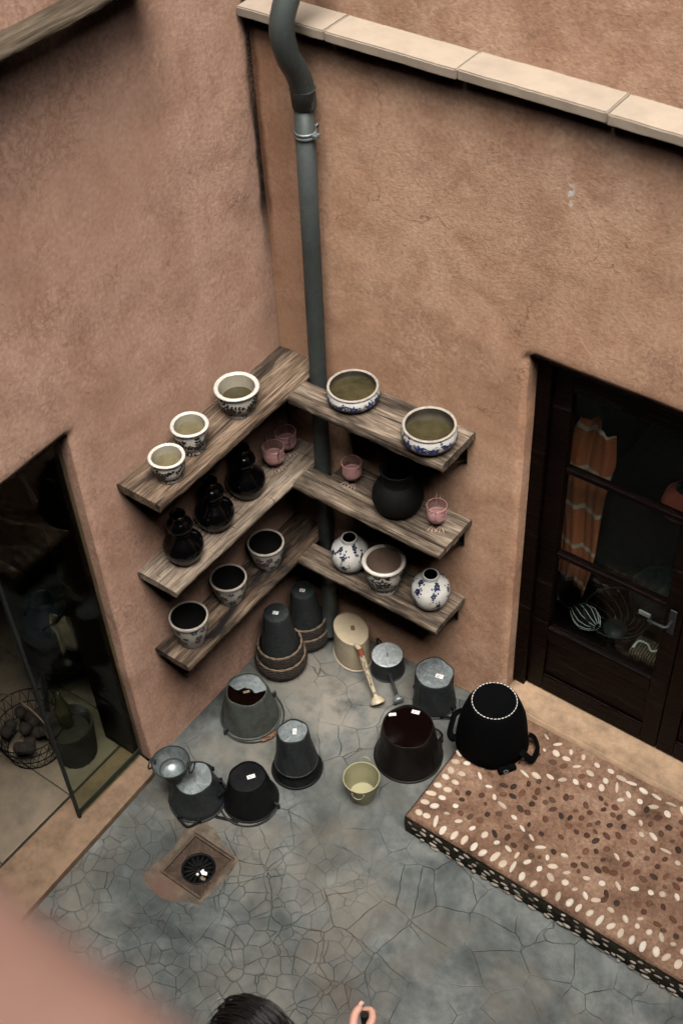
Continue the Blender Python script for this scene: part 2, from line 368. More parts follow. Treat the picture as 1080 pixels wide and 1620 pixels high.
MAT['brownlabel'] = M_plain('brown_card_label', (.13, .085, .035), .7)
MAT['wicker'] = M_plain('dark_wicker', (.022, .015, .0095), .85, var=.6, sc_=30)
MAT['wickerp'] = M_plain('pale_wicker_rim', (.16, .112, .072), .8, var=.5, sc_=30)
MAT['felt'] = M_plain('black_rubber', (.0012, .0012, .0014), .85, var=.2, spec=.05)
MAT['thread'] = M_plain('white_thread', (.62, .60, .55), .8)
MAT['grip'] = M_wood('grip_wood', (.12, .06, .035), (.18, .10, .06), (.05, .025, .015), .2)
MAT['glass'] = M_glass('window_glass')
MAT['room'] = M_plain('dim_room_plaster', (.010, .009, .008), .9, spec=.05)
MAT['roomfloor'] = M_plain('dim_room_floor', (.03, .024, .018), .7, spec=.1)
MAT['skin'] = M_plain('skin', (.52, .27, .195), .5, var=.12, sc_=9)
MAT['hair'] = M_plain('black_hair', (.010, .008, .007), .42, var=.3, sc_=80)
MAT['cloth'] = M_plain('dark_cotton', (.03, .03, .034), .9)
MAT['nail'] = M_plain('nail', (.62, .36, .30), .3)

# ------------------------------------------------------------------ walls
def frange(a, b, step):
    n = max(1, round((b-a)/step)); return [a+(b-a)*i/n for i in range(n+1)]
def wobble(p, amp=.004):
    q = Vector(p); return amp*(noise.noise(q*1.3)*1.4+noise.noise(q*4.1+Vector((5, 2, 9)))*.8+noise.noise(q*13.0)*.35)
def wall(name, axis, face, thick, u0, u1, z0, z1, hole, mat, label, step=.03, amp=.004):
    """stucco wall with real thickness; axis 0: plane x=face running along y, axis 1: plane y=face running along x; hole = (ua, ub, za, zb)"""
    us = frange(u0, u1, step*2 if not hole else step); zs = frange(z0, z1, step)
    if hole:
        for h, L in ((hole[0], us), (hole[1], us), (hole[2], zs), (hole[3], zs)):
            i = min(range(len(L)), key=lambda k: abs(L[k]-h)); L[i] = h
    mb = MB(); idx = {}
    sgn = 1 if axis == 0 else -1
    def V(u, z, d):
        k = (round(u, 5), round(z, 5), round(d, 5))
        if k not in idx:
            p = Vector((face-sgn*d, u, z)) if axis == 0 else Vector((u, face+d, z))
            e = wobble(p, amp); 
            q = p.copy()
            if hole and d < .001:
                # worn, rounded arris round the opening
                du = min(abs(u-hole[0]), abs(u-hole[1])); dz = abs(z-hole[3])
                on = (abs(u-hole[0]) < 1e-4 or abs(u-hole[1]) < 1e-4) and z <= hole[3]+1e-4 or (abs(z-hole[3]) < 1e-4 and hole[0] <= u <= hole[1])
                if on: e -= .006
            if axis == 0: q.x += e; 
            else: q.y -= e
            if hole and d > 0 or hole and (abs(u-hole[0]) < 1e-4 or abs(u-hole[1]) < 1e-4 or abs(z-hole[3]) < 1e-4):
                w2 = wobble(p+Vector((3, 3, 3)), .006)
                if axis == 0: q.y += w2
                else: q.x += w2
                q.z += w2 if abs(z-hole[3]) < 1e-4 else 0
            idx[k] = len(mb.v); mb.v.append(tuple(q))
        return idx[k]
    def quad(a, b, c, d): mb.f.append((a, b, c, d)); mb.sm.append(True)
    inh = lambda u, z: hole and hole[0] < u < hole[1] and hole[2] < z < hole[3]
    for i in range(len(us)-1):
        for j in range(len(zs)-1):
            if inh((us[i]+us[i+1])/2, (zs[j]+zs[j+1])/2): continue
            quad(V(us[i], zs[j], 0), V(us[i+1], zs[j], 0), V(us[i+1], zs[j+1], 0), V(us[i], zs[j+1], 0))
    ds = [0, .012] + frange(.04, thick, .04)
    if hole:
        zz = [z for z in zs if hole[2]-1e-6 <= z <= hole[3]+1e-6]; uu = [u for u in us if hole[0]-1e-6 <= u <= hole[1]+1e-6]
        for a, b in zip(ds, ds[1:]):
            for z, zn in zip(zz, zz[1:]):
                for u in hole[:2]: quad(V(u, z, a), V(u, zn, a), V(u, zn, b), V(u, z, b))
            for u, un in zip(uu, uu[1:]): quad(V(u, hole[3], a), V(un, hole[3], a), V(un, hole[3], b), V(u, hole[3], b))
    # back, in four slabs round the hole, and the rim
    c = [(u0, u1, z0, z1)] if not hole else [(u0, hole[0], z0, z1), (hole[1], u1, z0, z1), (hole[0], hole[1], hole[3], z1)]
    for a, b, e, f in c: quad(V(a, e, thick), V(b, e, thick), V(b, f, thick), V(a, f, thick))
    for a, b in ((0, thick),):
        quad(V(u0, z1, a), V(u1, z1, a), V(u1, z1, b), V(u0, z1, b)); quad(V(u0, z0, a), V(u0, z1, a), V(u0, z1, b), V(u0, z0, b)); quad(V(u1, z0, a), V(u1, z1, a), V(u1, z1, b), V(u1, z0, b))
    return tag(mb.build(name, mat), label, 'wall')

LH = (-2.25, -1.163, .0, 2.045)      # opening in the left wall (y range, z range)
RH = (1.18, 2.62, .0, 2.136)         # opening in the right wall (x range, z range)
wall('stucco_wall', 0, 0.0, .26, -3.17, .25, 0, 7.0, LH, MAT['stuccoL'], 'pinkish stucco wall on the left with the glazed shop opening')
wall('stucco_wall', 1, 0.0, .26, .005, 4.8, 0, 3.126, RH, MAT['stuccoR'], 'terracotta stucco wall on the right with the dark wooden door')
wall('stucco_wall', 1, .092, .26, .005, 4.8, 3.13, 7.0, None, MAT['stuccoR'], 'set back upper stucco wall above the pale stone ledge', .05)
mb = MB(); mb.box(4.8, 5.0, -4.7, .35, 0, 7.6)  # unseen wall, raised so less low sky light comes in
tag(mb.build('stucco_wall', MAT['stuccoD']), 'plain courtyard wall closing the right side, outside the picture', 'wall')

mb = MB(); mb.box(-.26, 4.8, -4.7, -4.5, 3.3, 7.0); mb.box(-.26, -.001, -4.5, -3.45, 3.3, 7.0); mb.box(-.26, 4.8, -4.5, -3.43, 3.2, 3.4); mb.box(-.26, 4.8, -4.5, -3.75, 7.05, 7.2)  # unseen upper walls and eave slab, added to cut low sky light
tag(mb.build('gallery_sky_screen', MAT['stuccoD']), 'unseen gallery walls behind the parapet with an eave added to block sky', 'wall')
# gallery wall with its rounded parapet, from which the photograph is taken
mb = MB(); pr = []
for k in range(9):
    a = PI/2*k/8; pr.append((-3.163-.03*(1-math.cos(a)), 4.672+.03*math.sin(a)))
prof = [(-3.163, 0)]+pr+[(-3.240, 4.703), (-3.246, 4.690), (-3.256, 4.690), (-3.262, 4.704), (-3.42, 4.70), (-3.42, 3.4), (-3.42, 0)]
xs = frange(-.26, 5.0, .05); vs_ = []; fs_ = []
for x in xs: vs_ += [(x, y+wobble((x, y, z), .003), z+wobble((x, z, y), .003)) for y, z in prof]
n = len(prof)
for i in range(len(xs)-1):
    for k in range(n-1): fs_.append((i*n+k, i*n+k+1, (i+1)*n+k+1, (i+1)*n+k))
mb.add(vs_, fs_, True)
tag(mb.build('parapet_wall', MAT['stuccoP']), 'out of focus pink plaster parapet in the near corner', 'parapet')

# ------------------------------------------------------------------ floor with the drain opening
DX0, DX1, DY0, DY1 = .405, .637, -1.568, -1.330
mb = MB(); xs = frange(0, DX0, .05)[:-1]+frange(DX0, DX1, .05)[:-1]+frange(DX1, 4.8, .06); ys = frange(-3.17, DY0, .05)[:-1]+frange(DY0, DY1, .05)[:-1]+frange(DY1, 0, .05)
ny = len(ys); vs_ = [(x, y, wobble((x, y, 0), .0016)) for x in xs for y in ys]; fs_ = []
for i in range(len(xs)-1):
    for j in range(ny-1):
        if DX0 <= (xs[i]+xs[i+1])/2 <= DX1 and DY0 <= (ys[j]+ys[j+1])/2 <= DY1: continue
        fs_.append((i*ny+j, (i+1)*ny+j, (i+1)*ny+j+1, i*ny+j+1))
mb.add(vs_, fs_, True)
floor = tag(mb.build('floor', MAT['concrete']), kind='structure')
mb = MB(); mb.box(-40, 40, -40, 40, -.6, -.5)
tag(mb.build('ground', MAT['roomfloor']), kind='structure')

# mortar patch round the drain
def patch_mat():
    t = NT('drain_mortar'); n = t.noise(14, 6, .65)
    c = t.ramp(n, [(.3, (.035, .025, .015)), (.5, (.075, .056, .037)), (.7, (.14, .11, .078))])
    c = t.mix(t.math('MULTIPLY', t.ball((.47, -1.62, 0), .03, .13), .8), c, (.085, .042, .028))
    return t.fin(c, .85, normal=t.bump(t.noise(35, 6), .006, .8))
mb = MB(); cx, cy = (DX0+DX1)/2, (DY0+DY1)/2; N = 72; vi = []; vo = []
for k in range(N):
    a = 2*PI*k/N; dx, dy = math.cos(a), math.sin(a)
    s_ = min((DX1-DX0)/2/max(abs(dx), 1e-6), (DY1-DY0)/2/max(abs(dy), 1e-6))
    vi.append((cx+dx*s_, cy+dy*s_))
    lump = .022+.012*noise.noise(Vector((dx*2, dy*2, 3)))+.006*noise.noise(Vector((dx*9, dy*9, 1)))
    lump += .055*max(0, math.cos(a-R(128)))**5 + .055*max(0, math.cos(a-R(262)))**7 + .04*max(0, math.cos(a-R(225)))**6
    vo.append((cx+dx*(s_+lump), cy+dy*(s_+lump)))
vs_ = [(x, y, .006) for x, y in vi]+[((xi+xo)/2, (yi+yo)/2, .008+.002*noise.noise(Vector((xi*30, yi*30, 0)))) for (xi, yi), (xo, yo) in zip(vi, vo)]+[(x, y, -.001) for x, y in vo]
fs_ = []
for k in range(N):
    j = (k+1) % N
    fs_ += [(k, j, N+j, N+k), (N+k, N+j, 2*N+j, 2*N+k)]
mb.add(vs_, fs_, True)
drain = thing('floor_drain', 'rusty square floor drain with round strainer in the concrete', 'drain', (cx, cy, 0))
def child(mb, name, mat, par):
    """mesh given in world coordinates, hung under a thing that stands elsewhere"""
    o = mb.build(name, mat, par); o.matrix_parent_inverse = Matrix.Translation(par.location).inverted() if par.rotation_euler.z == 0 else (Matrix.Translation(par.location) @ Matrix.Rotation(par.rotation_euler.z, 4, 'Z')).inverted(); return o
child(mb, 'mortar_patch', patch_mat(), drain)
h = .1145
mb = MB()
for a in range(4):
    M = Matrix.Rotation(a*PI/2, 4, 'Z'); mb.box(-h, h-.010, -h, -h+.010, -.02, .004, M)
mb.build('frame', MAT['rust'], drain)
# four ribbed slopes: every rib a ridge running to the strainer
mb = MB(); rin = .074
for q in range(4):
    for k in range(17):
        u = -1+2*(k+.5)/17
        ex, ey = u*(h-.011), -(h-.011)
        ang = math.atan2(-math.cos(u*PI/4), math.sin(u*PI/4)); ix, iy = rin*math.cos(ang), rin*math.sin(ang)
        M = Matrix.Rotation(q*PI/2, 4, 'Z')
        wv = .0042
        pts = [Vector((ex-wv, ey, -.010)), Vector((ex, ey, -.004)), Vector((ex+wv, ey, -.010)), Vector((ix-wv*.6, iy, -.028)), Vector((ix, iy, -.023)), Vector((ix+wv*.6, iy, -.028))]
        mb.add([M @ p for p in pts], [(0, 1, 4, 3), (1, 2, 5, 4)])
    M = Matrix.Rotation(q*PI/2, 4, 'Z')
    seg = [Vector((-h+.009, -h+.009, -.0095)), Vector((h-.009, -h+.009, -.0095))]
    arc = [Vector((rin*math.cos(t), rin*math.sin(t), -.0275)) for t in [(-PI/4-PI/2*k/8) for k in range(9)]]
    mb.add([M @ p for p in seg+arc], [tuple([0, 1]+list(range(2, 11)))])
mb.build('ribbed_plate', MAT['rust'], drain)
mb = MB(); mb.lathe([(.076, -.03), (.076, -.022), (.068, -.02), (.066, -.03), (.066, -.075), (0, -.075)], 40)
mb.build('strainer_cup', MAT['iron'], drain)
mb = MB()
for k in range(16):
    M = Matrix.Rotation(2*PI*k/16, 4, 'Z'); mb.bbox(.018, .064, -.0028, .0028, -.040, -.030, .001, M)
mb.lathe([(0, -.028), (.018, -.030), (.020, -.034), (.018, -.04), (0, -.04)], 20)
mb.build('strainer_bars', MAT['iron'], drain)
def scrap(x, y, z, s, name, mat, lab, cat, par=None):
    mb = MB(); P = [(-s, -s*.4), (-.1*s, -s*.8), (s, -.3*s), (.7*s, .5*s), (-.2*s, .3*s), (-.8*s, .6*s)]
    mb.add([(x+a, y+b, z+.002*math.sin(a*300)) for a, b in P]+[(x+a, y+b, z+.0015+.002*math.sin(a*300)) for a, b in P], [tuple(range(6)), tuple(range(11, 5, -1))]+[(i, (i+1) % 6, 6+(i+1) % 6, 6+i) for i in range(6)])
    return tag(mb.build(name, mat), lab, cat)
scrap(.553, -1.448, -.026, .017, 'paper_scrap', MAT['label'], 'torn white paper scrap lying on the drain strainer', 'paper')
scrap(.567, -1.472, -.026, .013, 'dry_leaf', MAT['wickerp'], 'dry beige leaf below the white scrap on the drain', 'leaf')
mb = MB(); mb.lathe([(0, -.029), (.006, -.027), (.007, -.023), (.004, -.018), (0, -.017)], 12, c=(.535, -1.472, 0))
tag(mb.build('pebble', MAT['label']), 'tiny round white pebble on the drain strainer', 'pebble')

# ------------------------------------------------------------------ stone ledge, timber sill, pipe
ledge = thing('stone_ledge', 'pale stone ledge of long slabs along the right wall', 'ledge', (0, 0, 3.128))
for a, b in ((.004, .372), (.375, .884), (.887, 1.402), (1.405, 1.93), (1.933, 2.46), (2.463, 3.0), (3.003, 3.6), (3.603, 4.79)):
    mb = MB(); d = rnd.uniform(-.002, .002)
    bm = bmesh.new(); bmesh.ops.create_cube(bm, size=1)
    for v in bm.verts: v.co = Vector((a+(v.co.x+.5)*(b-a), -.054+d+(v.co.y+.5)*.142, (v.co.z+.5)*.036+d))
    bmesh.ops.subdivide_edges(bm, edges=[e for e in bm.edges if abs(e.verts[0].co.x-e.verts[1].co.x) > .1], cuts=14)
    bmesh.ops.bevel(bm, geom=[e for e in bm.edges if len(e.link_faces) == 2 and e.calc_face_angle(0) > 1], offset=.004, segments=2, affect='EDGES')
    for v in bm.verts: v.co += Vector((0, noise.noise(v.co*14)*.002, noise.noise(v.co*17+Vector((4, 4, 4)))*.0015))
    mb.bm(bm); mb.build('slab', MAT['stone'], ledge)
mb = MB()
rough_board_n = [0]
def board(mb, L, W, H, cuts=48, amp=.004, notch=None, seed=0):
    """a worn plank: local X along the grain, Y across, top at z=0"""
    nx, nyy, nz = cuts, 8, 3
    bm = bmesh.new()
    idx = {}
    def p(i, j, k):
        key = (i, j, k)
        if key not in idx:
            x, y, z = L*i/nx, W*j/nyy, -H+H*k/nz
            q = Vector((x+seed*3.7, y+seed, z))
            e = (j in (0, nyy)) + (k in (0, nz))
            y += (noise.noise(Vector((q.x*5, q.y*2, q.z*30)))*amp+noise.noise(Vector((q.x*24, q.y*9, q.z*50)))*amp*.5) if j in (0, nyy) else 0
            z += (noise.noise(Vector((q.x*3, q.y*22, 1)))*amp*.7)
            x += noise.noise(Vector((q.y*40, q.z*40, i)))*amp*.6 if i in (0, nx) else 0
            if e == 2:
                y += (.004 if j == 0 else -.004)*(1+.8*noise.noise(Vector((q.x*15, 3, j)))); z += (.003 if k == 0 else -.003)
            idx[key] = bm.verts.new((x, y, z))
        return idx[key]
    def f(*a):
        try: bm.faces.new([p(*t) for t in a])
        except ValueError: pass
    keep = lambda i, j: not (notch and notch[0] <= (i+.5)/nx*L <= notch[1] and notch[2] <= (j+.5)/nyy*W <= notch[3])
    for i in range(nx):
        for j in range(nyy):
            if not keep(i, j): continue
            f((i, j, nz), (i+1, j, nz), (i+1, j+1, nz), (i, j+1, nz)); f((i, j, 0), (i, j+1, 0), (i+1, j+1, 0), (i+1, j, 0))
            for di, dj, A, B in ((-1, 0, (i, j), (i, j+1)), (1, 0, (i+1, j), (i+1, j+1)), (0, -1, (i, j), (i+1, j)), (0, 1, (i, j+1), (i+1, j+1))):
                a, b = i+di, j+dj
                if 0 <= a < nx and 0 <= b < nyy and keep(a, b): continue
                for k in range(nz): f((*A, k), (*B, k), (*B, k+1), (*A, k+1))
    mb.bm(bm)
board(mb, 2.3, .115, .028, 60, .004, seed=9)
sill = mb.build('wooden_sill', MAT['woodSill']); sill.location = (.005, -.50, 3.476); sill.rotation_euler.z = -PI/2
tag(sill, 'weathered wooden sill jutting from the left wall at the top', 'sill')
# board's local x runs to -y, local y runs to +x

pipe = thing('drain_pipe', 'tall grey metal downpipe standing in the corner', 'pipe', (.258, -.07, 0))
pts = smoothcurve([(.315, .03, 5.15), (.313, .03, 4.2), (.31, .025, 3.6), (.305, -.02, 3.42), (.298, -.115, 3.31), (.293, -.165, 3.21), (.292, -.152, 3.11), (.289, -.098, 3.01), (.287, -.073, 2.93), (.286, -.07, 2.88)], 8)
m_ = MB(); m_.tube(pts, .042, 20); child(m_, 'upper_bend', MAT['pipe'], pipe)
m_ = MB(); m_.tube([(.286, -.075, 2.93), (.272, -.072, 2.3), (.258, -.070, 1.69), (.243, -.072, 1.0), (.232, -.076, .35)], .0355, 20); child(m_, 'shaft', MAT['pipe'], pipe)
for z, x in ((2.915, .286),):
    m_ = MB(); m_.lathe([(.0365, -.035), (.040, -.033), (.0445, .03), (.0465, .034), (.041, .036)], 24, c=(x, -.075, z)); child(m_, 'socket', MAT['pipe'], pipe)
for z, x in ((2.78, .283),):
    m_ = MB(); m_.lathe([(.0362, -.012), (.041, -.012), (.041, -.004), (.038, -.002), (.038, .002), (.041, .004), (.041, .012), (.0362, .012)], 24, c=(x, -.073, z))
    m_.tube([(x, -.02, z), (x, .03, z)], .006); m_.bbox(x+.034, x+.056, -.085, -.06, z-.009, z+.009, .003); child(m_, 'clamp', MAT['galv'], pipe)
pts = smoothcurve([(.233, -.075, .40), (.231, -.078, .22), (.232, -.092, .12), (.238, -.115, .055)], 8)
m_ = MB(); m_.tube(pts, .039, 20, cap=False)
m_.tube([(.2366, -.108, .07), (.2385, -.119, .048)], .044, 20, cap=False)
m_.tube([(.238, -.1135, .062), (.2360, -.105, .08)], .0345, 20, cap=True)
child(m_, 'outlet_elbow', MAT['pipe'], pipe)

# ------------------------------------------------------------------ shelves
def shelf(side, z, L, W, H, mat, label, notch=None, y0=0, seed=1, twist=0.0):
    mb = MB(); board(mb, L, W, H, seed=seed, notch=notch, amp=.005)
    if side == 'L':      # starts at the corner, runs to -y; local y -> +x
        t = thing('wooden_shelf', label, 'shelf', (.004, -.004, z), -PI/2+twist, 'weathered corner shelves')
    else:                # local x along +x, local y to -y : rotate by pi and start at the outer end
        t = thing('wooden_shelf', label, 'shelf', (y0+L, -.004, z), PI+twist, 'weathered corner shelves')
    mb.build('board', mat, t)
    for fx in ((.08, .55, .90) if side == 'L' else (.06, .62)):
        b = MB(); x = L*fx
        b.bbox(x-.012, x+.012, .0, W*.86, -H-.011, -H-.005, .001); b.bbox(x-.012, x+.012, .0005, .006, -H-.15, -H-.011, .001)
        b.tube([(x, .006, -H-.13), (x, W*.5, -H-.05), (x, W*.78, -H-.012)], .006, 6); b.build('bracket', MAT['iron'], t)
    return t
S1, S2, S3 = 1.683, 1.187, .691
shelf('L', S1, 1.0, .222, .042, MAT['woodA'], 'topmost brown shelf on the left wall, holding three ruffled pots', seed=1)
shelf('L', S2, 1.0, .212, .036, MAT['woodB'], 'pale middle shelf on the left wall under the black gourd vases', seed=2)
shelf('L', S3, 1.0, .198, .036, MAT['woodD'], 'lowest dark stained shelf on the left wall, holding three floral pots', seed=3)
shelf('R', S1-.006, .742, .24, .042, MAT['woodC'], 'topmost shelf on the right wall with two blue and white bowls', (.632, 1, 0, .125), .232, 4)
shelf('R', S2+.004, .748, .252, .036, MAT['woodC'], 'middle grey shelf on the right wall under the matt black pot', (.632, 1, 0, .125), .225, 5)
shelf('R', S3-.004, .755, .238, .036, MAT['woodC'], 'lowest shelf on the right wall with two round flower jars', (.66, 1, 0, .125), .20, 6)

# ------------------------------------------------------------------ pottery
def rad(prof, z):
    for (r0, z0), (r1, z1) in zip(prof, prof[1:]):
        if min(z0, z1) <= z <= max(z0, z1) and abs(z1-z0) > 1e-9: return r0+(r1-r0)*(z-z0)/(z1-z0)
    return prof[-1][0]
class Print:
    """flat print lying on the outer wall of a turned pot"""
    def __init__(s, prof, lift=.0007): s.p = prof; s.m = MB(); s.l = lift
    def pt(s, a, z): 
        r = rad(s.p, z)+s.l; return (r*math.cos(a), r*math.sin(a), z)
    def poly(s, th, z0, P):
        r0 = rad(s.p, z0); zs = [p[1] for p in s.p]
        c = (sum(p[0] for p in P)/len(P), sum(p[1] for p in P)/len(P))
        V = [s.pt(th+x/r0, min(max(z0+y, min(zs)+.001), max(zs)-.001)) for x, y in [c]+P]
        n = len(P); s.m.add(V, [(0, 1+i, 1+(i+1) % n) for i in range(n)], True)
    def leaf(s, th, z, ang, L, W):
        P = []
        for t, w in ((0, 0), (.25, .8), (.5, 1), (.78, .6), (1, 0), (.78, -.6), (.5, -1), (.25, -.8)):
            x, y = t*L, w*W/2; P.append((x*math.cos(ang)-y*math.sin(ang), x*math.sin(ang)+y*math.cos(ang)))
        s.poly(th, z, P)
    def stem(s, th, z, pts, w=.0012):
        r0 = rad(s.p, z)
        for (x0, y0), (x1, y1) in zip(pts, pts[1:]):
            d = math.hypot(x1-x0, y1-y0) or 1; nx, ny = -(y1-y0)/d*w/2, (x1-x0)/d*w/2
            s.poly(th, z, [(x0-nx, y0-ny), (x1-nx, y1-ny), (x1+nx, y1+ny), (x0+nx, y0+ny)])
    def sprig(s, th, z, ang, L, k, rg, lw=.006):
        r0 = rad(s.p, z); bend = rg.uniform(-.9, .9); pts = []; x = y = 0; a = ang
        for i in range(k+1):
            pts.append((x, y)); x += math.cos(a)*L/k; y += math.sin(a)*L/k; a += bend/k
        s.stem(th, z, pts)
        for i in range(1, k+1):
            x, y = pts[i]; 
            for sd_ in (-1, 1):
                s.leaf(th+x/r0, z+y, ang+bend*i/k+sd_*.85, L*.30*(1.15-.5*i/k)*rg.uniform(.8, 1.15), lw)
        s.leaf(th+pts[-1][0]/r0, z+pts[-1][1], ang+bend, L*.28, lw)
    def flower(s, th, z, R_, n, rg, wid=.55):
        o = rg.uniform(0, 6)
        for k in range(n):
            a = o+2*PI*k/n; s.leaf(th+.12*R_*math.cos(a)/rad(s.p, z), z+.12*R_*math.sin(a), a, R_*rg.uniform(.85, 1.1), R_*wid)
    def curl(s, th, z, R_, turn, rg, w=.0011):
        a = rg.uniform(0, 6); pts = []; x = y = 0; st = R_*.45
        for k in range(9): pts.append((x, y)); x += math.cos(a)*st; y += math.sin(a)*st; a += turn; st *= .93
        s.stem(th, z, pts, w)
def fleck(prof, n, rg, s0, s1, zr=None):
    p = Print(prof); zz = [q[1] for q in prof]; a, b = zr or (min(zz)+.004, max(zz)-.004)
    for k in range(n): p.leaf(rg.uniform(0, 2*PI), rg.uniform(a, b), rg.uniform(0, 6), rg.uniform(s0, s1), rg.uniform(s0, s1)*.6)
    return p

def ruffled_pot(loc, Rt, Rb, H, label, seed, inside, water, wl=.62, group='ruffled white pots with black leaf print', waist=1.0, foot=True):
    t = thing('ruffled_pot', label, 'pot', loc, rnd.uniform(0, 6), group); rg = random.Random(seed)
    wr = Rt*.90                      # wall under the rim
    out = [(Rb*.98, 0), (Rb*1.03, .007), (Rb*.96, .016), (Rb*1.04, H*.18), (Rb+(wr-Rb)*.70, H*.34), (wr*.97, H*.52), (wr, H*.70), (wr*.97, H*.90)]
    rim = [(wr*.97, H*.90), (Rt*.97, H*.915), (Rt*1.0, H*.94), (Rt*.985, H*.975), (Rt*.93, H), (Rt*.86, H*.992), (Rt*.80, H*.955)]
    inn = [(Rt*.80, H*.955), (Rt*.76, H*.8), (Rb*1.02, H*.35), (Rb*.85, .012), (0, .012)]
    m = MB(); m.lathe([(0, 0)]+out, 44); m.build('body', MAT['white'], t)
    nr = int(round(2*PI*Rt/.0105))
    m = MB(); m.lathe(rim, nr*4, mod=lambda a, i, z: (.0019*abs(math.sin(a*nr/2))-.0008)*(1 if 0 < i < 4 else .15)+.0009*math.sin(3*a+seed)); m.build('rim', MAT['white'], t)
    m = MB(); m.lathe(inn, 44); m.build('inside', inside, t)
    p = Print(out)
    for k in range(9):
        th = 2*PI*(k+rg.uniform(-.2, .2))/9
        p.sprig(th, H*rg.uniform(.22, .36), rg.uniform(.2, 1.1)+(k % 2)*1.5, H*rg.uniform(.5, .62), 5, rg, .0105)
        p.sprig(th+.5, H*rg.uniform(.5, .62), rg.uniform(-.6, .3), H*rg.uniform(.36, .46), 4, rg, .0095)
        p.sprig(th+.2, H*rg.uniform(.12, .2), rg.uniform(-.3, .6), H*.32, 3, rg, .0065)
    p.m.build('leaf_print', MAT['inkblack'], t)
    fp = fleck(rim[:3], 46, rg, .002, .006, (H*.905, H*.938)); fp.m.build('rim_chips', MAT['potgrey'], t)
    if water:
        zw = H*wl; m = MB(); m.lathe([(rad(inn[::-1], zw)*.995, zw), (rad(inn[::-1], zw)*.5, zw+.0003), (0, zw)], 40); m.build('water', water, t)
    return t
ruffled_pot((.129, -.421, S1), .091, .056, .128, 'largest ruffled white pot with black leaves on the top left shelf', 1, MAT['potolive'], MAT['water'], .55)
ruffled_pot((.119, -.692, S1), .075, .051, .125, 'middle ruffled pot of three with pale water, on the top left shelf', 2, MAT['potolive'], MAT['waterpale'], .70)
ruffled_pot((.154, -.864, S1), .071, .044, .112, 'smallest ruffled pot at the outer end of the top left shelf', 3, MAT['potolive'], MAT['waterpale'], .66)
ruffled_pot((.628, -.160, S3-.004), .097, .056, .183, 'ruffled white pot with plain brown inside between two round jars', 4, MAT['potbrown'], None)

def bowl(loc, Rt, Rb, H, label, seed, wl, wm):
    t = thing('painted_bowl', label, 'bowl', loc, rnd.uniform(0, 6), 'blue and white bowls of rain water'); rg = random.Random(seed)
    out = [(Rb*.96, 0), (Rb, .004), (Rt*.93, H*.22), (Rt*1.02, H*.45), (Rt*1.02, H*.66), (Rt*.96, H*.88), (Rt*.945, H*.92)]
    rim = [(Rt*.945, H*.92), (Rt*.985, H*.935), (Rt*.995, H*.96), (Rt*.97, H), (Rt*.90, H*.995), (Rt*.885, H*.95)]
    inn = [(Rt*.885, H*.95), (Rt*.93, H*.7), (Rt*.95, H*.45), (Rb*.9, .012), (0, .010)]
    m = MB(); m.lathe([(0, 0)]+out, 56); m.build('body', MAT['whiteb'], t)
    m = MB(); m.lathe(rim, 56); m.build('rim', MAT['rimgrey'], t)
    m = MB(); m.lathe(inn, 56); m.build('inside', MAT['potgrey'], t)
    zw = H*wl; m = MB(); m.lathe([(rad(inn[::-1], zw)*.997, zw), (.02, zw+.0002), (0, zw)], 48); m.build('water', wm, t)
    p = Print(out); q = Print(out, .0010)
    nf = 11
    for k in range(nf):
        th = 2*PI*(k+rg.uniform(-.15, .15))/nf; z = H*rg.uniform(.42, .58)
        q.flower(th, z, H*rg.uniform(.20, .28), 6, rg)
        p.flower(th+.12, z-H*.14, H*.11, 5, rg); p.flower(th-.2, z+H*.12, H*.10, 5, rg)
        for j in range(6): p.sprig(th+rg.uniform(-.28, .28), H*rg.uniform(.18, .62), rg.uniform(0, 6.2), H*rg.uniform(.22, .36), 3, rg, .006)
        for j in range(2): p.curl(th+rg.uniform(.1, .5), H*rg.uniform(.3, .6), H*.14, rg.choice((-.55, .55)), rg)
    p.m.build('vine_print', MAT['inknavy'], t); q.m.build('flower_print', MAT['inkblue'], t)
    fp = Print(out); 
    for k in range(90): fp.leaf(2*PI*k/90, H*.87, .4, .004, .0022)
    fp.m.build('dotted_border', MAT['inknavy'], t)
bowl((.472, -.119, S1-.006), .105, .076, .082, 'blue and white bowl nearest the pipe on the top right shelf', 11, .52, MAT['water'])
bowl((.861, -.158, S1-.006), .106, .072, .097, 'blue and white bowl at the outer end of the top right shelf', 12, .42, MAT['water'])

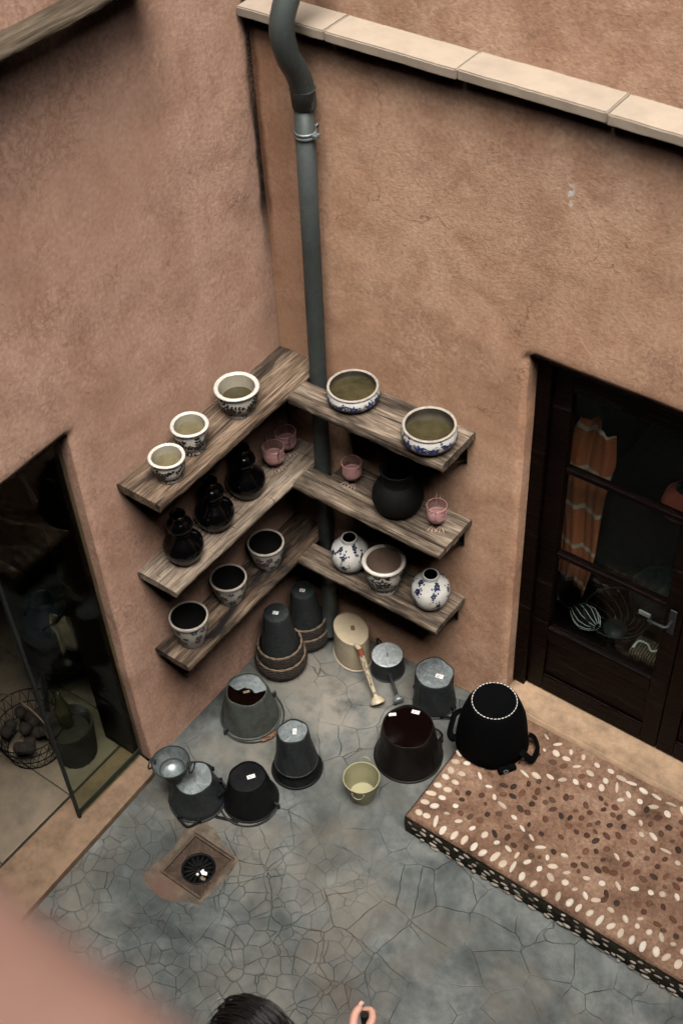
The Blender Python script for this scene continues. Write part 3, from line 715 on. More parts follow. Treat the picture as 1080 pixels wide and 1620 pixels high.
def ginger_jar(loc, label, seed, rz):
    t = thing('ginger_jar', label, 'jar', loc, rz, 'round blue flowered jars'); rg = random.Random(seed)
    H = .185; prof = []
    for k in range(15):
        a = k/14; z = .004+a*.166; r = .046+.0405*math.sin(PI*min(1, (.06+.94*a)))**.72*(1 if a < .98 else .9)
        prof.append((r*(1-.30*max(0, a-.72)/.28), z))
    neck = [(prof[-1][0], prof[-1][1]), (.0375, .173), (.0345, .176), (.0348, .181), (.0362, .184), (.034, .1865), (.030, .185)]
    m = MB(); m.lathe([(0, 0), (.042, 0), (.046, .004)]+prof[1:], 56); m.build('body', MAT['whiteb'], t)
    m = MB(); m.lathe(neck, 48); m.build('neck', MAT['whiteb'], t)
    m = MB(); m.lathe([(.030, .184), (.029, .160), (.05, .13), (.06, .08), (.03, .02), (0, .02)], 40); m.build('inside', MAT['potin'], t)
    p = Print(prof, .0007); q = Print(prof, .0011)
    for zi, nfl in ((.026, 5), (.072, 6), (.118, 6), (.150, 4)):
        for k in range(nfl):
            th = 2*PI*(k+.5*(zi > .05)+rg.uniform(-.2, .2))/nfl; z = zi+rg.uniform(-.008, .008)
            q.flower(th, z, rg.uniform(.0105, .0145), 5, rg, .85)
            for j in range(3): p.sprig(th, z, rg.uniform(0, 6.2), rg.uniform(.020, .027), 2, rg, .0060)
            p.curl(th+.1, z-.006, .006, .5, rg)
    p.m.build('leaf_print', MAT['inknavy'], t); q.m.build('flower_print', MAT['inknavy'], t)
    o = Print(prof, .0014); o.flower(-1.0-rz, .090, .006, 4, rg, .8); o.m.build('ochre_flower', MAT['ochre'], t)
ginger_jar((.424, -.139, S3-.004), 'round blue flowered jar at the inner end of the lowest right shelf', 21, .4)
ginger_jar((.846, -.120, S3-.004), 'round blue flowered jar at the outer end of the lowest right shelf', 22, 1.9)

def floral_pot(loc, Rt, Rb, H, label, seed):
    t = thing('floral_pot', label, 'pot', loc, rnd.uniform(0, 6), 'grey stoneware pots with faded flowers'); rg = random.Random(seed)
    out = [(Rb*.97, 0), (Rb, .005), (Rb*1.22, H*.25), (Rt*.90, H*.6), (Rt*.945, H*.88)]
    rim = [(Rt*.945, H*.88), (Rt*.99, H*.90), (Rt, H*.94), (Rt*.985, H*.985), (Rt*.95, H), (Rt*.90, H*.995), (Rt*.885, H*.96)]
    m = MB(); m.lathe([(0, 0)]+out, 48); m.build('body', MAT['stonepot'], t)
    m = MB(); m.lathe(rim, 48); m.build('rim', MAT['rimgrey'], t)
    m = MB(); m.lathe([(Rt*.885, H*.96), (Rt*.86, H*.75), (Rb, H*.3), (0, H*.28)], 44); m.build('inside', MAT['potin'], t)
    p = Print(out, .0007); q = Print(out, .0009)
    for k in range(26):
        th = 2*PI*k/26*3.0+rg.uniform(-.2, .2); z = H*(.14+.68*k/26+rg.uniform(-.05, .05))
        (q if k % 3 else p).flower(th, z, rg.uniform(.013, .019), 5, rg, .8)
        for j in range(3): p.leaf(th+rg.uniform(-.15, .15), z+rg.uniform(-.012, .012), rg.uniform(0, 6), rg.uniform(.012, .022), .007)
    p.m.build('leaf_print', MAT['inkteal'], t); q.m.build('flower_print', MAT['inkmauve'], t)
floral_pot((.115, -.878, S3), .086, .053, .165, 'faded floral pot at the outer end of the lowest left shelf', 31)
floral_pot((.101, -.600, S3), .083, .052, .142, 'faded floral pot in the middle of the lowest left shelf', 32)
floral_pot((.107, -.344, S3), .085, .053, .145, 'faded floral pot nearest the corner on the lowest left shelf', 33)

def gourd(loc, label, s=1.05):
    t = thing('gourd_vase', label, 'vase', loc, rnd.uniform(0, 6), 'glossy black gourd vases')
    out = [(0, 0), (.050, 0), (.057, .003), (.060, .02), (.074, .045), (.0805, .075), (.078, .098), (.062, .123), (.041, .142), (.033, .155), (.034, .166), (.046, .182), (.051, .198), (.047, .215), (.034, .230), (.024, .238), (.022, .252), (.025, .262), (.031, .268)]
    m = MB(); m.lathe([(r*s, z*s*.9) for r, z in out], 48); m.build('body', MAT['blackglaze'], t)
    m = MB(); m.lathe([(r*s, z*s*.9) for r, z in [(.031, .268), (.029, .271), (.024, .268), (.018, .25), (.018, .2), (0, .2)]], 32); m.build('mouth', MAT['blackglaze'], t)
gourd((.121, -.836, S2), 'glossy black gourd vase at the outer end of the pale shelf')
gourd((.105, -.622, S2), 'glossy black gourd vase in the middle of three on the pale shelf')
gourd((.092, -.40, S2), 'glossy black gourd vase nearest the pink bird cups', 1.06)

t = thing('round_black_pot', 'large matt black round pot on the middle right shelf', 'pot', (.681, -.120, S2+.004))
m = MB(); m.lathe([(0, 0), (.072, 0), (.078, .004), (.098, .03), (.109, .068), (.107, .10), (.088, .14), (.068, .157)], 56); m.build('body', MAT['mattblack'], t)
m = MB(); m.lathe([(.068, .157), (.063, .165), (.066, .20), (.074, .222), (.077, .226), (.074, .229), (.066, .224), (.058, .2)], 56); m.build('collar', MAT['mattblack'], t)
m = MB(); m.lathe([(.058, .2), (.058, .16), (.09, .1), (.06, .02), (0, .02)], 40); m.build('inside', MAT['potin'], t)

# pink bird cups: pierced cup, tail, head and wire feet
def bird(loc, rz, label, Rc=.040, plain=False):
    t = thing('bird_cup', label, 'candle holder', loc, rz, 'pink metal bird cups')
    z0, z1 = .030, .112
    m = MB()                        # pierced wall as a lattice of fine diagonal wires with solid bands
    N = 30
    prof = lambda a: (Rc*(.72+.28*min(1, a*4)**.6) if a < .25 else Rc*(1+.03*a), z0+(z1-z0)*a)
    for sgn in (-1, 1):
        for k in range(N):
            pts = []
            for i in range(8):
                a = .18+.82*i/7; r, z = prof(a); th = 2*PI*k/N+sgn*a*1.5; pts.append((r*math.cos(th), r*math.sin(th), z))
            m.tube(pts, .00085, 3, cap=False)
    m.build('pierced_wall', MAT['pink'], t)
    m = MB(); ringp = [(Rc*1.03*math.cos(2*PI*k/40), Rc*1.03*math.sin(2*PI*k/40), z1) for k in range(40)]; m.tube(ringp, .0022, 6, closed=True); m.build('rim', MAT['pink'], t)
    m = MB(); m.lathe([(0, z0-.003), (Rc*.5, z0-.003), (Rc*.78, z0), (Rc*.98, z0+.022), (Rc*.985, z0+.034), (Rc*.955, z0+.034), (Rc*.93, z0+.022), (Rc*.7, z0+.004), (Rc*.5, z0+.002), (Rc*.48, z0+.005), (Rc*.42, z0+.005), (Rc*.4, z0+.002), (0, z0+.002)], 40); m.build('cup', MAT['pink'], t)
    if not plain:
        def plate(P, y, th, name):      # flat cut-out with thickness, in the bird's x-z plane
            m = MB(); n = len(P); m.add([(x, y-th, z) for x, z in P]+[(x, y+th, z) for x, z in P], [tuple(range(n)), tuple(range(2*n-1, n-1, -1))]+[(i, (i+1) % n, n+(i+1) % n, n+i) for i in range(n)])
            m.build(name, MAT['pink'], t)
        plate([(-Rc*.97, z0+.02), (-Rc*1.25, z0+.05), (-Rc*1.30, z1-.005), (-Rc*1.5, z1+.030), (-Rc*1.12, z1+.004), (-Rc*.98, z1-.01)], 0, .0012, 'head')
        plate([(Rc*.9, z0+.005), (Rc*1.2, z0+.030), (Rc*1.75, z0+.072), (Rc*1.55, z0+.080), (Rc*1.6, z0+.094), (Rc*1.35, z0+.090), (Rc*1.03, z0+.085)], .006, .0011, 'tail')
        plate([(Rc*.9, z0+.005), (Rc*1.2, z0+.030), (Rc*1.6, z0+.068), (Rc*1.35, z0+.085), (Rc*1.03, z0+.080)], -.008, .0011, 'tail')
    for s_ in (-1, 1):
        m = MB(); y = s_*.016; x = -.006
        m.tube([(x, y*.8, z0), (x, y, .012), (x-.002, y, .0022)], .0013, 6)
        for a in (-.5, 0, .5): m.tube([(x-.002, y, .0022), (x-.002-.040*math.cos(a), y+.040*math.sin(a), .0016)], .0013, 6)
        m.tube([(x-.002, y, .0022), (x+.018, y, .0016)], .0013, 6)
        m.build('wire_foot', MAT['pinkwire'], t)
bird((.870, -.115, S2+.004), R(118), 'pink bird cup with wire feet at the outer end of the right shelf')
bird((.430, -.100, S2+.004), R(95), 'plain pink glass cup beside the pipe on the middle right shelf', .041, True)
bird((.088, -.205, S2), R(155), 'brighter pink bird cup in front on the pale left shelf', .045)
bird((.072, -.100, S2), R(150), 'dim pink bird cup deepest in the corner of the pale shelf', .045)

# ------------------------------------------------------------------ things on the floor
VIEW = math.atan2(-3.261+.8, 2.904-.5)   # direction from the pots towards the viewer
def label_on(par, x, y, z, a, w_=.034, h_=.02, mat=None, lines=True):
    M = Matrix.Translation((x, y, z)) @ Matrix.Rotation(a, 4, 'Z')
    m = MB(); m.box(-w_/2, w_/2, -h_/2, h_/2, 0, .0008, M); o = m.build('price_label', mat or MAT['label'], par)
    if lines:
        m = MB(); rg = random.Random(int(x*1e4)); u = -w_*.36
        while u < w_*.34:
            b = rg.uniform(.0007, .0019); m.box(u, u+b, -h_*.02, h_*.3, .0012, .0014, M); u += b+rg.uniform(.001, .002)
        m.box(-w_*.36, w_*.1, -h_*.32, -h_*.18, .0012, .0014, M)
        m.build('barcode', MAT['ink'], o)
    return o
def inv_bucket(name, loc, Rt, Rb, H, mats, label, rz=0, hoops=(), rim=.006, dent=0.0, group='upturned metal buckets', base_drop=.008, lab=None):
    """bucket standing upside down: its foot ring and recessed base on top, the rolled rim on the floor"""
    body, top = mats
    t = thing(name, label, 'bucket', loc, rz, group)
    md = (lambda a, i, z: 1.6*dent*math.sin(2*a+1+loc[0]*9)*(z/H)+dent*1.1*math.sin(5*a+z*30+loc[1]*20)+dent*2.2*noise.noise(Vector((math.cos(a)*2.2, math.sin(a)*2.2, z*9+loc[0]*31)))) if dent else None
    prof = [(Rb-.004, .001), (Rb, .004)]
    prof = [(Rb, .005)]
    for k in range(1, 15):
        z = .005+(H-.005)*k/14; r = Rb+(Rt-Rb)*k/14; prof.append((r, z))
    pr = []
    for r, z in prof:
        for hz in hoops: r += .003*math.exp(-((z-hz)/.006)**2)
        pr.append((r, z))
    pr += [(Rt-.0015, H+.0015), (Rt-.004, H), (Rt-.0045, H-base_drop)]
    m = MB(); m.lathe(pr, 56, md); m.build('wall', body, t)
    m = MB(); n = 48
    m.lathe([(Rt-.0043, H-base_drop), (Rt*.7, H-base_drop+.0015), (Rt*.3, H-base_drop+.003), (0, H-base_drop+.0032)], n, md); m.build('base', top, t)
    m = MB(); m.tube([(Rb*math.cos(2*PI*k/56), Rb*math.sin(2*PI*k/56), rim*.9) for k in range(56)], rim, 8, closed=True); m.build('rolled_rim', body, t)
    sa = VIEW+(-1.0 if (loc[0]*100) % 2 < 1 else .75)
    m = MB(); m.tube([((r+.0005)*math.cos(sa), (r+.0005)*math.sin(sa), z) for r, z in prof], .0022, 6); m.build('seam', body, t)
    if lab: label_on(t, lab[0], lab[1], H-base_drop+.0042, lab[2], *lab[3:])
    return t
def bail(par, Rb, a0, grip, drop, r=.0035, z0=.012, mat=None, flat=1.0):
    """wire handle lying down to the floor in front of the rim; a0 = direction it points to"""
    pts = []
    for k in range(25):
        f = -1+2*k/24; ang = f*PI/2; R_ = Rb+.012+drop*math.cos(ang)
        pts.append((R_*math.cos(a0+ang), R_*math.sin(a0+ang), z0+.03*(1-math.cos(ang))*.6-.004))
    m = MB(); m.tube(pts, r, 8, flat=flat); o = m.build('bail_handle', mat or MAT['galvd'], par)
    for s_ in (0, -1):
        p = Vector(pts[s_]); m = MB(); m.bbox(-.012, .012, -.006, .004, -.012, .02, .002, Matrix.Translation(p) @ Matrix.Rotation(a0+PI/2, 4, 'Z') @ Matrix.Rotation(0, 4, 'Z')); m.build('lug', mat or MAT['galvd'], par)
    if grip:
        mid = pts[9:16]; m = MB(); m.tube(mid, [.008, .011, .012, .012, .012, .011, .008], 10); m.build('grip', MAT['grip'], o)
    return o

# bucket holding rain water on its upturned base, wooden grip
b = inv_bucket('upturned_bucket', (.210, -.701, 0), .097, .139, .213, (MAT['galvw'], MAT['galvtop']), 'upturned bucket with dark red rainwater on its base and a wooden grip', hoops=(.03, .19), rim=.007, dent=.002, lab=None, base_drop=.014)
m = MB(); P = []; Rw = .0915
for k in range(41):
    a = VIEW-.35-1.75+3.5*k/40; P.append((Rw*math.cos(a), Rw*math.sin(a)))
e0, e1 = Vector(P[-1]), Vector(P[0])
for k in range(1, 14):
    q = e0.lerp(e1, k/14); n_ = Vector((math.cos(VIEW-.35), math.sin(VIEW-.35))); q += n_*(.016*math.sin(k/14*PI*3)+.018*math.sin(k/14*PI)+.004*math.sin(k*2.1)); P.append((q.x, q.y))
P = [Vector(p) for p in P]; c = sum(P, Vector((0, 0)))/len(P); zt = .213-.014+.0045
V = [(c.x, c.y, zt)]+[(p.x, p.y, zt) for p in P]+[(p.x, p.y, zt-.004) for p in P]; n = len(P)
m.add(V, [(0, 1+i, 1+(i+1) % n) for i in range(n)]+[(1+i, n+1+i, n+1+(i+1) % n, 1+(i+1) % n) for i in range(n)]); m.build('rain_water', MAT['waterdark'], b)
label_on(b, .006, -.008, zt+.0006, .9, .030, .013, MAT['wickerp'], False)
bail(b, .139, VIEW+.62, True, .012)

# tapering bucket pulled over a black one
k_ = inv_bucket('upturned_bucket', (.573, -.808, 0), .080, .112, .075, (MAT['blackmetal'], MAT['blackmetal']), 'black bucket rim showing beneath the tall grey bucket', rim=.007, hoops=(.05,))
b = inv_bucket('upturned_bucket', (.573, -.808, .070), .067, .097, .228, (MAT['galvd'], MAT['galvtop']), 'tall grey tapering bucket with a pinkish label, stacked on a black one', rim=.004, dent=.0015, lab=(.008, .004, 2.2, .030, .017))
# black bucket with strap handle
b = inv_bucket('upturned_bucket', (.500, -1.056, 0), .081, .123, .185, (MAT['blackmetal'], MAT['blackmetal']), 'black enamel bucket with a white barcode label on its base', rim=.006, dent=.001, base_drop=.012, lab=(.012, .012, .95, .036, .019))
bail(b, .123, VIEW-.55, False, .010, .004)
m = MB(); m.bbox(-.055, .055, -.007, .007, .004, .010, .002, Matrix.Translation((-.02, -.145, 0)) @ Matrix.Rotation(.35, 4, 'Z')); m.build('strap', MAT['blackmetal'], b)
# grey bucket at the left front with two drop handles
b = inv_bucket('upturned_bucket', (.300, -1.190, 0), .087, .126, .170, (MAT['galvd'], MAT['galvtop']), 'dark grey upturned bucket at the left, beside the tall flared vase', hoops=(.025, .035, .045), rim=.006, dent=.0015, lab=(-.01, .01, 1.0, .022, .026, MAT['galv'], False))
def drop_handle(par, Rb, a, z=.03, s=1.0, mat=None):
    M = Matrix.Rotation(a, 4, 'Z') @ Matrix.Translation((Rb, 0, z))
    pts = [M @ Vector((.004+.022*s*math.sin(PI*k/12), -.036*s+.072*s*k/12, .004-.016*math.sin(PI*k/12))) for k in range(13)]
    m = MB(); m.tube(pts, .0055, 8)
    for y in (-.036*s, .036*s): m.bbox(-.004, .008, y-.011, y+.011, -.008, .014, .002, M)
    m.build('drop_handle', mat or MAT['iron'], par)
drop_handle(b, .125, VIEW-.35, .028, 1.25); drop_handle(b, .105, VIEW-.35+PI, .09, 1.25); drop_handle(b, .108, VIEW+1.4, .085, 1.0)

# tall flared vase with ring handles
vl = (.232, -1.240, 0)
t = thing('flared_vase', 'tall flared tin vase with ring handles, open at the top', 'vase', vl, 0)
out = [(0, 0), (.050, 0), (.052, .004), (.046, .03), (.034, .09), (.031, .14), (.036, .19), (.052, .235), (.072, .27), (.083, .296)]
m = MB(); m.lathe(out, 48); m.build('body', MAT['galvw'], t)
m = MB(); m.lathe([(.081, .296), (.070, .268), (.055, .240), (.046, .225), (.042, .215), (0, .212)], 48); m.build('inside', MAT['galv'], t)
m = MB(); m.tube([(.083*math.cos(2*PI*k/48), .083*math.sin(2*PI*k/48), .297) for k in range(48)], .0032, 8, closed=True); m.build('rim', MAT['galvd'], t)
for a in (R(28), R(208)):
    M = Matrix.Rotation(a, 4, 'Z') @ Matrix.Translation((.092, 0, .268))
    m = MB(); m.tube([M @ Vector((.006*math.cos(2*PI*k/20), .024*math.cos(2*PI*k/20), .024*math.sin(2*PI*k/20))) for k in range(20)], .0038, 7, closed=True); m.bbox(-.022, -.004, -.010, .010, .0, .026, .002, M); m.build('ring_handle', MAT['galvd'], t)

# galvanised bucket by the right wall
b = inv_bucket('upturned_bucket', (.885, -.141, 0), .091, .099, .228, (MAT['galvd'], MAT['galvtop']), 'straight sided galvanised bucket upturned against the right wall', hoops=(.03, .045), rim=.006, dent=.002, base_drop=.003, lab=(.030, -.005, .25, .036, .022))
drop_handle(b, .099, VIEW+.5, .03); drop_handle(b, .097, VIEW+.5+PI, .05)
# big brown-black bucket with water on its base
b = inv_bucket('upturned_bucket', (.950, -.456, 0), .116, .155, .222, (MAT['brownmetal'], MAT['brownmetal']), 'largest dark brown bucket, upturned with rainwater on its base', rim=.006, dent=.0015, base_drop=.012)
m = MB(); m.lathe([(.1115, .2145), (.05, .2148), (0, .2145)], 48, mod=lambda a, i, z: .0006*math.sin(9*a)); m.build('rain_water', MAT['waterdark'], b)
label_on(b, -.018, .088, .2155, .3, .036, .019); label_on(b, -.098, .018, .2155, .7, .034, .016)
drop_handle(b, .150, VIEW+PI*.62, .05, 1.1)

# small cream pail standing upright
t = thing('small_pail', 'small cream metal pail standing upright, empty, with wire handle', 'pail', (.901, -.752, 0))
Rt, Rb_, H = .080, .056, .140
m = MB(); m.lathe([(0, .006), (Rb_-.002, .006), (Rb_, 0), (Rb_+.001, .004)]+[(Rb_+(Rt-Rb_)*z/H+.0018*math.exp(-((z-.108)/.004)**2)+.0018*math.exp(-((z-.122)/.004)**2), z) for z in [H*k/24 for k in range(1, 25)]], 48); m.build('wall', MAT['creamb'], t)
m = MB(); m.lathe([(Rt-.0015, H)]+[(Rb_-.0015+(Rt-Rb_)*z/H+.0018*math.exp(-((z-.108)/.004)**2), z) for z in [H*k/20 for k in range(19, 1, -1)]]+[(Rb_-.001, .012)], 48); m.build('inside', MAT['creamb'], t)
m = MB(); m.lathe([(Rb_-.0005, .012), (Rb_*.6, .011), (0, .0115)], 40); m.build('bottom', MAT['creamb'], t)
m = MB(); m.tube([(Rt*math.cos(2*PI*k/48), Rt*math.sin(2*PI*k/48), H) for k in range(48)], .003, 8, closed=True); m.build('rim', MAT['creamb'], t)
ha = VIEW+PI-.35
M = Matrix.Rotation(ha, 4, 'Z') @ Matrix.Translation((Rt, 0, H))
m = MB(); m.tube([M @ Vector((.003+.008*math.sin(PI*k/16), .026*math.cos(PI*k/16), -.008+.036*math.sin(PI*k/16))) for k in range(17)], .0026, 8); m.build('ring_handle', MAT['creamb'], t)
M = Matrix.Rotation(ha+PI, 4, 'Z') @ Matrix.Translation((Rt-.008, 0, H-.03))
m = MB(); m.tube([M @ Vector((.009+.004*math.sin(PI*k/16), .026*math.cos(PI*k/16), -.036*math.sin(PI*k/16)+.02)) for k in range(17)], .0026, 8); m.build('ring_handle', MAT['creamb'], t)

# cream watering can lying base up, spout and rose to the front
t = thing('watering_can', 'cream enamel watering can upside down, long spout with a rose', 'watering can', (.392, -.125, 0))
ov = Matrix.Rotation(R(-28), 4, 'Z') @ Matrix.Diagonal((1.20, .86, 1, 1))
m = MB(); m.lathe([(.098, .006), (.096, .06), (.090, .192)], 56, M=ov); m.build('body', MAT['cream'], t)
m = MB(); m.lathe([(.0905, .190), (.092, .194), (.090, .198), (.084, .197), (.04, .199), (0, .1995)], 56, M=ov); m.build('base', MAT['cream'], t)
m = MB(); m.tube([ov @ Vector((.098*math.cos(2*PI*k/56), .098*math.sin(2*PI*k/56), .006)) for k in range(56)], .005, 8, closed=True); m.build('rim', MAT['cream'], t)
label_on(t, .006, .006, .2005, 2.35, .030, .020, MAT['brownlabel'], False)
s0, s1 = Vector((.115, -.085, .205)), Vector((.262, -.172, .045))
sp = [s0.lerp(s1, k/8)+Vector((0, 0, -.012*math.sin(PI*k/8))) for k in range(9)]
m = MB(); m.tube([Vector((.055, -.055, .165)), Vector((.085, -.072, .200))]+sp, [.012, .013]+[.0135, .0135, .013, .0125, .012, .0115, .011, .010, .009], 14); spo = m.build('spout', MAT['cream'], t)
d = (s1-s0).normalized(); tq = d.to_track_quat('Z', 'Y').to_matrix().to_4x4()
m = MB(); m.lathe([(.009, -.01), (.012, 0), (.026, .010), (.036, .026), (.037, .032)], 32, M=Matrix.Translation(s1) @ tq); m.lathe([(.037, .032), (.034, .036), (0, .038)], 32, M=Matrix.Translation(s1) @ tq); m.build('rose', MAT['cream'], spo)
# flaking paint along the spout
m = MB(); rg = random.Random(5); side = d.cross(Vector((0, 0, 1))).normalized(); upv = side.cross(d).normalized()
for k in range(26):
    f = rg.uniform(.05, .95)**1.2; p = s0.lerp(s1, f)+Vector((0, 0, -.012*math.sin(PI*f))); an = rg.gauss(.15, .35); rr = .0138-.0042*f+.0004
    for j in range(3):
        q = p+d*(rg.uniform(-.008, .008)); L, W_ = rg.uniform(.004, .013), rg.uniform(.05, .16)
        V = [q+d*a_+(upv*math.cos(an+b_)+side*math.sin(an+b_))*rr for a_, b_ in ((-L, 0), (-L*.4, W_), (L*.7, W_*.8), (L, 0), (L*.4, -W_), (-L*.6, -W_))]
        m.add(V, [tuple(range(6))])
m.build('bare_patches', MAT['blackmetal'], spo)
m = MB(); m.lathe([(.0136, -.006), (.0146, .004), (.0144, .020), (.0138, .030)], 20, mod=lambda a, i, z: .0003*math.sin(7*a), M=Matrix.Translation(s0) @ tq); m.build('rust_band', MAT['rustred'], spo)
hp = smoothcurve([(-.07, .09, .16), (-.13, .11, .13), (-.135, .11, .07), (-.085, .09, .04)], 6)
m = MB(); m.tube([Vector(p)*.8+Vector((.02, -.02, .02)) for p in hp], .006, 8); m.build('handle', MAT['cream'], t)

# small zinc watering can behind it
t = thing('watering_can', 'small shiny zinc watering can upside down beside the cream one', 'watering can', (.590, -.105, 0))
m = MB(); m.lathe([(.080, .006), (.078, .05), (.0735, .112)], 48); m.build('body', MAT['galvd'], t)
m = MB(); m.lathe([(.0735, .110), (.0755, .114), (.073, .119), (.067, .116), (.03, .117), (0, .1172)], 48); m.build('base', MAT['galvbright'], t)
m = MB(); m.bbox(-.013, .013, -.002, .002, .116, .1185, .0008, Matrix.Rotation(2.2, 4, 'Z')); m.build('weld_mark', MAT['iron'], t)
m = MB(); m.tube([(.08*math.cos(2*PI*k/48), .08*math.sin(2*PI*k/48), .006) for k in range(48)], .005, 8, closed=True); m.build('rim', MAT['galvd'], t)
s0, s1 = Vector((.055, -.062, .075)), Vector((.148, -.135, .045))
m = MB(); m.tube([s0, s0.lerp(s1, .5), s1], [.009, .008, .0075], 12); spo = m.build('spout', MAT['galvd'], t)
tq = (s1-s0).normalized().to_track_quat('Z', 'Y').to_matrix().to_4x4()
m = MB(); m.lathe([(.008, -.006), (.012, .0), (.024, .014), (.027, .024), (.024, .029), (0, .030)], 28, M=Matrix.Translation(s1) @ tq); m.build('rose', MAT['galv'], spo)
m = MB(); m.tube([Vector(p) for p in smoothcurve([(-.06, .05, .10), (-.11, .07, .09), (-.10, .065, .03), (-.07, .045, .02)], 6)], .005, 8); m.build('handle', MAT['galvd'], t)

# wicker baskets carrying upturned zinc pots
def basket(loc, Rt, Rb, H, label, seed, pale_rim=True):
    t = thing('wicker_basket', label, 'basket', loc, 0, 'dark wicker baskets'); rg = random.Random(seed)
    rows = max(4, int(H/.0085)); N = 44
    m = MB()
    for i in range(rows):
        a = (i+.5)/rows; r = Rb+(Rt-Rb)*a+.010*math.sin(PI*a); z = .005+(H-.010)*a
        m.tube([((r+.0034*(1 if (k+i) % 2 else -1))*math.cos(2*PI*k/N), (r+.0034*(1 if (k+i) % 2 else -1))*math.sin(2*PI*k/N), z+rg.uniform(-.0008, .0008)) for k in range(N)], .0040, 5, closed=True)
    m.build('weave', MAT['wicker'], t)
    m = MB()
    for k in range(0, N):
        m.tube([((Rb+(Rt-Rb)*a+.010*math.sin(PI*a))*math.cos(2*PI*(k+.0)/N), (Rb+(Rt-Rb)*a+.010*math.sin(PI*a))*math.sin(2*PI*(k+.0)/N), .002+H*a) for a in (0, .33, .66, 1)], .0024, 4)
    m.build('stakes', MAT['wicker'], t)
    m = MB(); m.lathe([(0, .003), (Rb, .003), (Rb, .007), (0, .007)], 32); m.build('bottom', MAT['wicker'], t)
    m = MB()
    for ph in (0, PI):
        m.tube([((Rt+.0028*math.cos(ph+k*.9))*math.cos(2*PI*k/64), (Rt+.0028*math.cos(ph+k*.9))*math.sin(2*PI*k/64), H+.0035*math.sin(ph+k*.9)) for k in range(64)], .0030, 6, closed=True)
    m.build('braided_rim', MAT['wickerp'] if pale_rim else MAT['wicker'], t)
for (x, y), nm, sc_ in (((.143, -.372), 'front', 1.0), ((.140, -.165), 'back', .95)):
    fr = nm == 'front'
    basket((x, y, 0), .118*sc_, .108*sc_, .100, 'lower wicker basket under the grey pot, '+('nearer the drain' if fr else 'deepest in the dark corner'), 41, True)
    basket((x, y, .050), .106*sc_, .088*sc_, .125 if fr else .115, 'upper wicker basket ringing the grey pot, '+('in front of the corner' if fr else 'deepest in the dark corner'), 42, True)
    inv_bucket('upturned_pot', (x+.004, y-.002, .115 if fr else .10), .060*sc_, .096*sc_, .285 if fr else .262, (MAT['galvd'], MAT['galvd']), 'tall grey pot upturned in wicker baskets, '+('label on its pale base' if fr else 'hidden in the corner shade'), rim=.003, base_drop=.003, group='tall grey pots on baskets', lab=(0, -.004, .4, .026, .018))

# black rubber tub with stitched seam and loop handles, upside down on the pebble step
t = thing('rubber_tub', 'black upturned tub with white stitched ring and loop handles', 'tub', (1.274, -.262, .142))
prof = [(.150, 0), (.160, .012), (.158, .06), (.152, .12), (.140, .19), (.124, .25), (.112, .285), (.104, .299), (.094, .305), (.086, .3035), (.05, .303), (0, .303)]
m = MB(); m.lathe(prof, 64, mod=lambda a, i, z: .004*math.sin(2*a+.6)*(1-z/.4)+.0025*math.sin(5*a+z*20)*(1 if z < .28 else .2)); m.build('body', MAT['felt'], t)
m = MB(); n = 38
for k in range(n):
    a = 2*PI*k/n; M = Matrix.Rotation(a, 4, 'Z') @ Matrix.Translation((.0975, 0, .3045)) @ Matrix.Rotation(R(30), 4, 'Y')
    m.bbox(-.0016, .0016, -.0052, .0052, -.001, .002, .0006, M)
o = m.build('stitching', MAT['thread'], t); o['kind'] = 'stuff'
def loop(a, w_, name, drop=0.0, k=1.0):
    M = Matrix.Rotation(a, 4, 'Z') @ Matrix.Translation((.150, 0, .0))
    pts = [M @ Vector(p) for p in smoothcurve([(0, -w_, .085), (.030*k, -w_, .075), (.058*k, -w_*.7, .035+drop), (.062*k, w_*.1, .018+drop), (.054*k, w_*.7, .022+drop), (.028*k, w_, .05), (0, w_, .06)], 5)]
    m = MB(); m.tube(pts, .017, 10, flat=.45); m.build(name, MAT['felt'], t)
loop(VIEW+.98, .060, 'loop_handle', -.002, .92); loop(VIEW+1.12+PI, .066, 'loop_handle', .03, .62)
M = Matrix.Rotation(VIEW+.18, 4, 'Z') @ Matrix.Translation((.160, 0, .016))
m = MB(); m.bbox(-.006, .022, -.042, .042, -.014, .010, .005, M); m.build('tab', MAT['felt'], t)
m = MB(); m.tube([M @ Vector((.024+.003*math.cos(k*.7), -.012+.010*math.cos(2*PI*k/14), .006+.008*math.sin(2*PI*k/14))) for k in range(14)], .0016, 6, closed=True); m.build('buckle', MAT['galv'], t)
M = Matrix.Rotation(VIEW+.72, 4, 'Z') @ Matrix.Translation((.165, 0, .05))
m = MB(); m.tube([M @ Vector((.004*math.cos(k), .020*math.cos(2*PI*k/16), .020*math.sin(2*PI*k/16))) for k in range(16)], .0022, 6, closed=True)
m.tube([M @ Vector((.002, -.012, -.012)), M @ Vector((.004, -.03, -.035))], .002, 6); m.build('wire_clip', MAT['iron'], t)

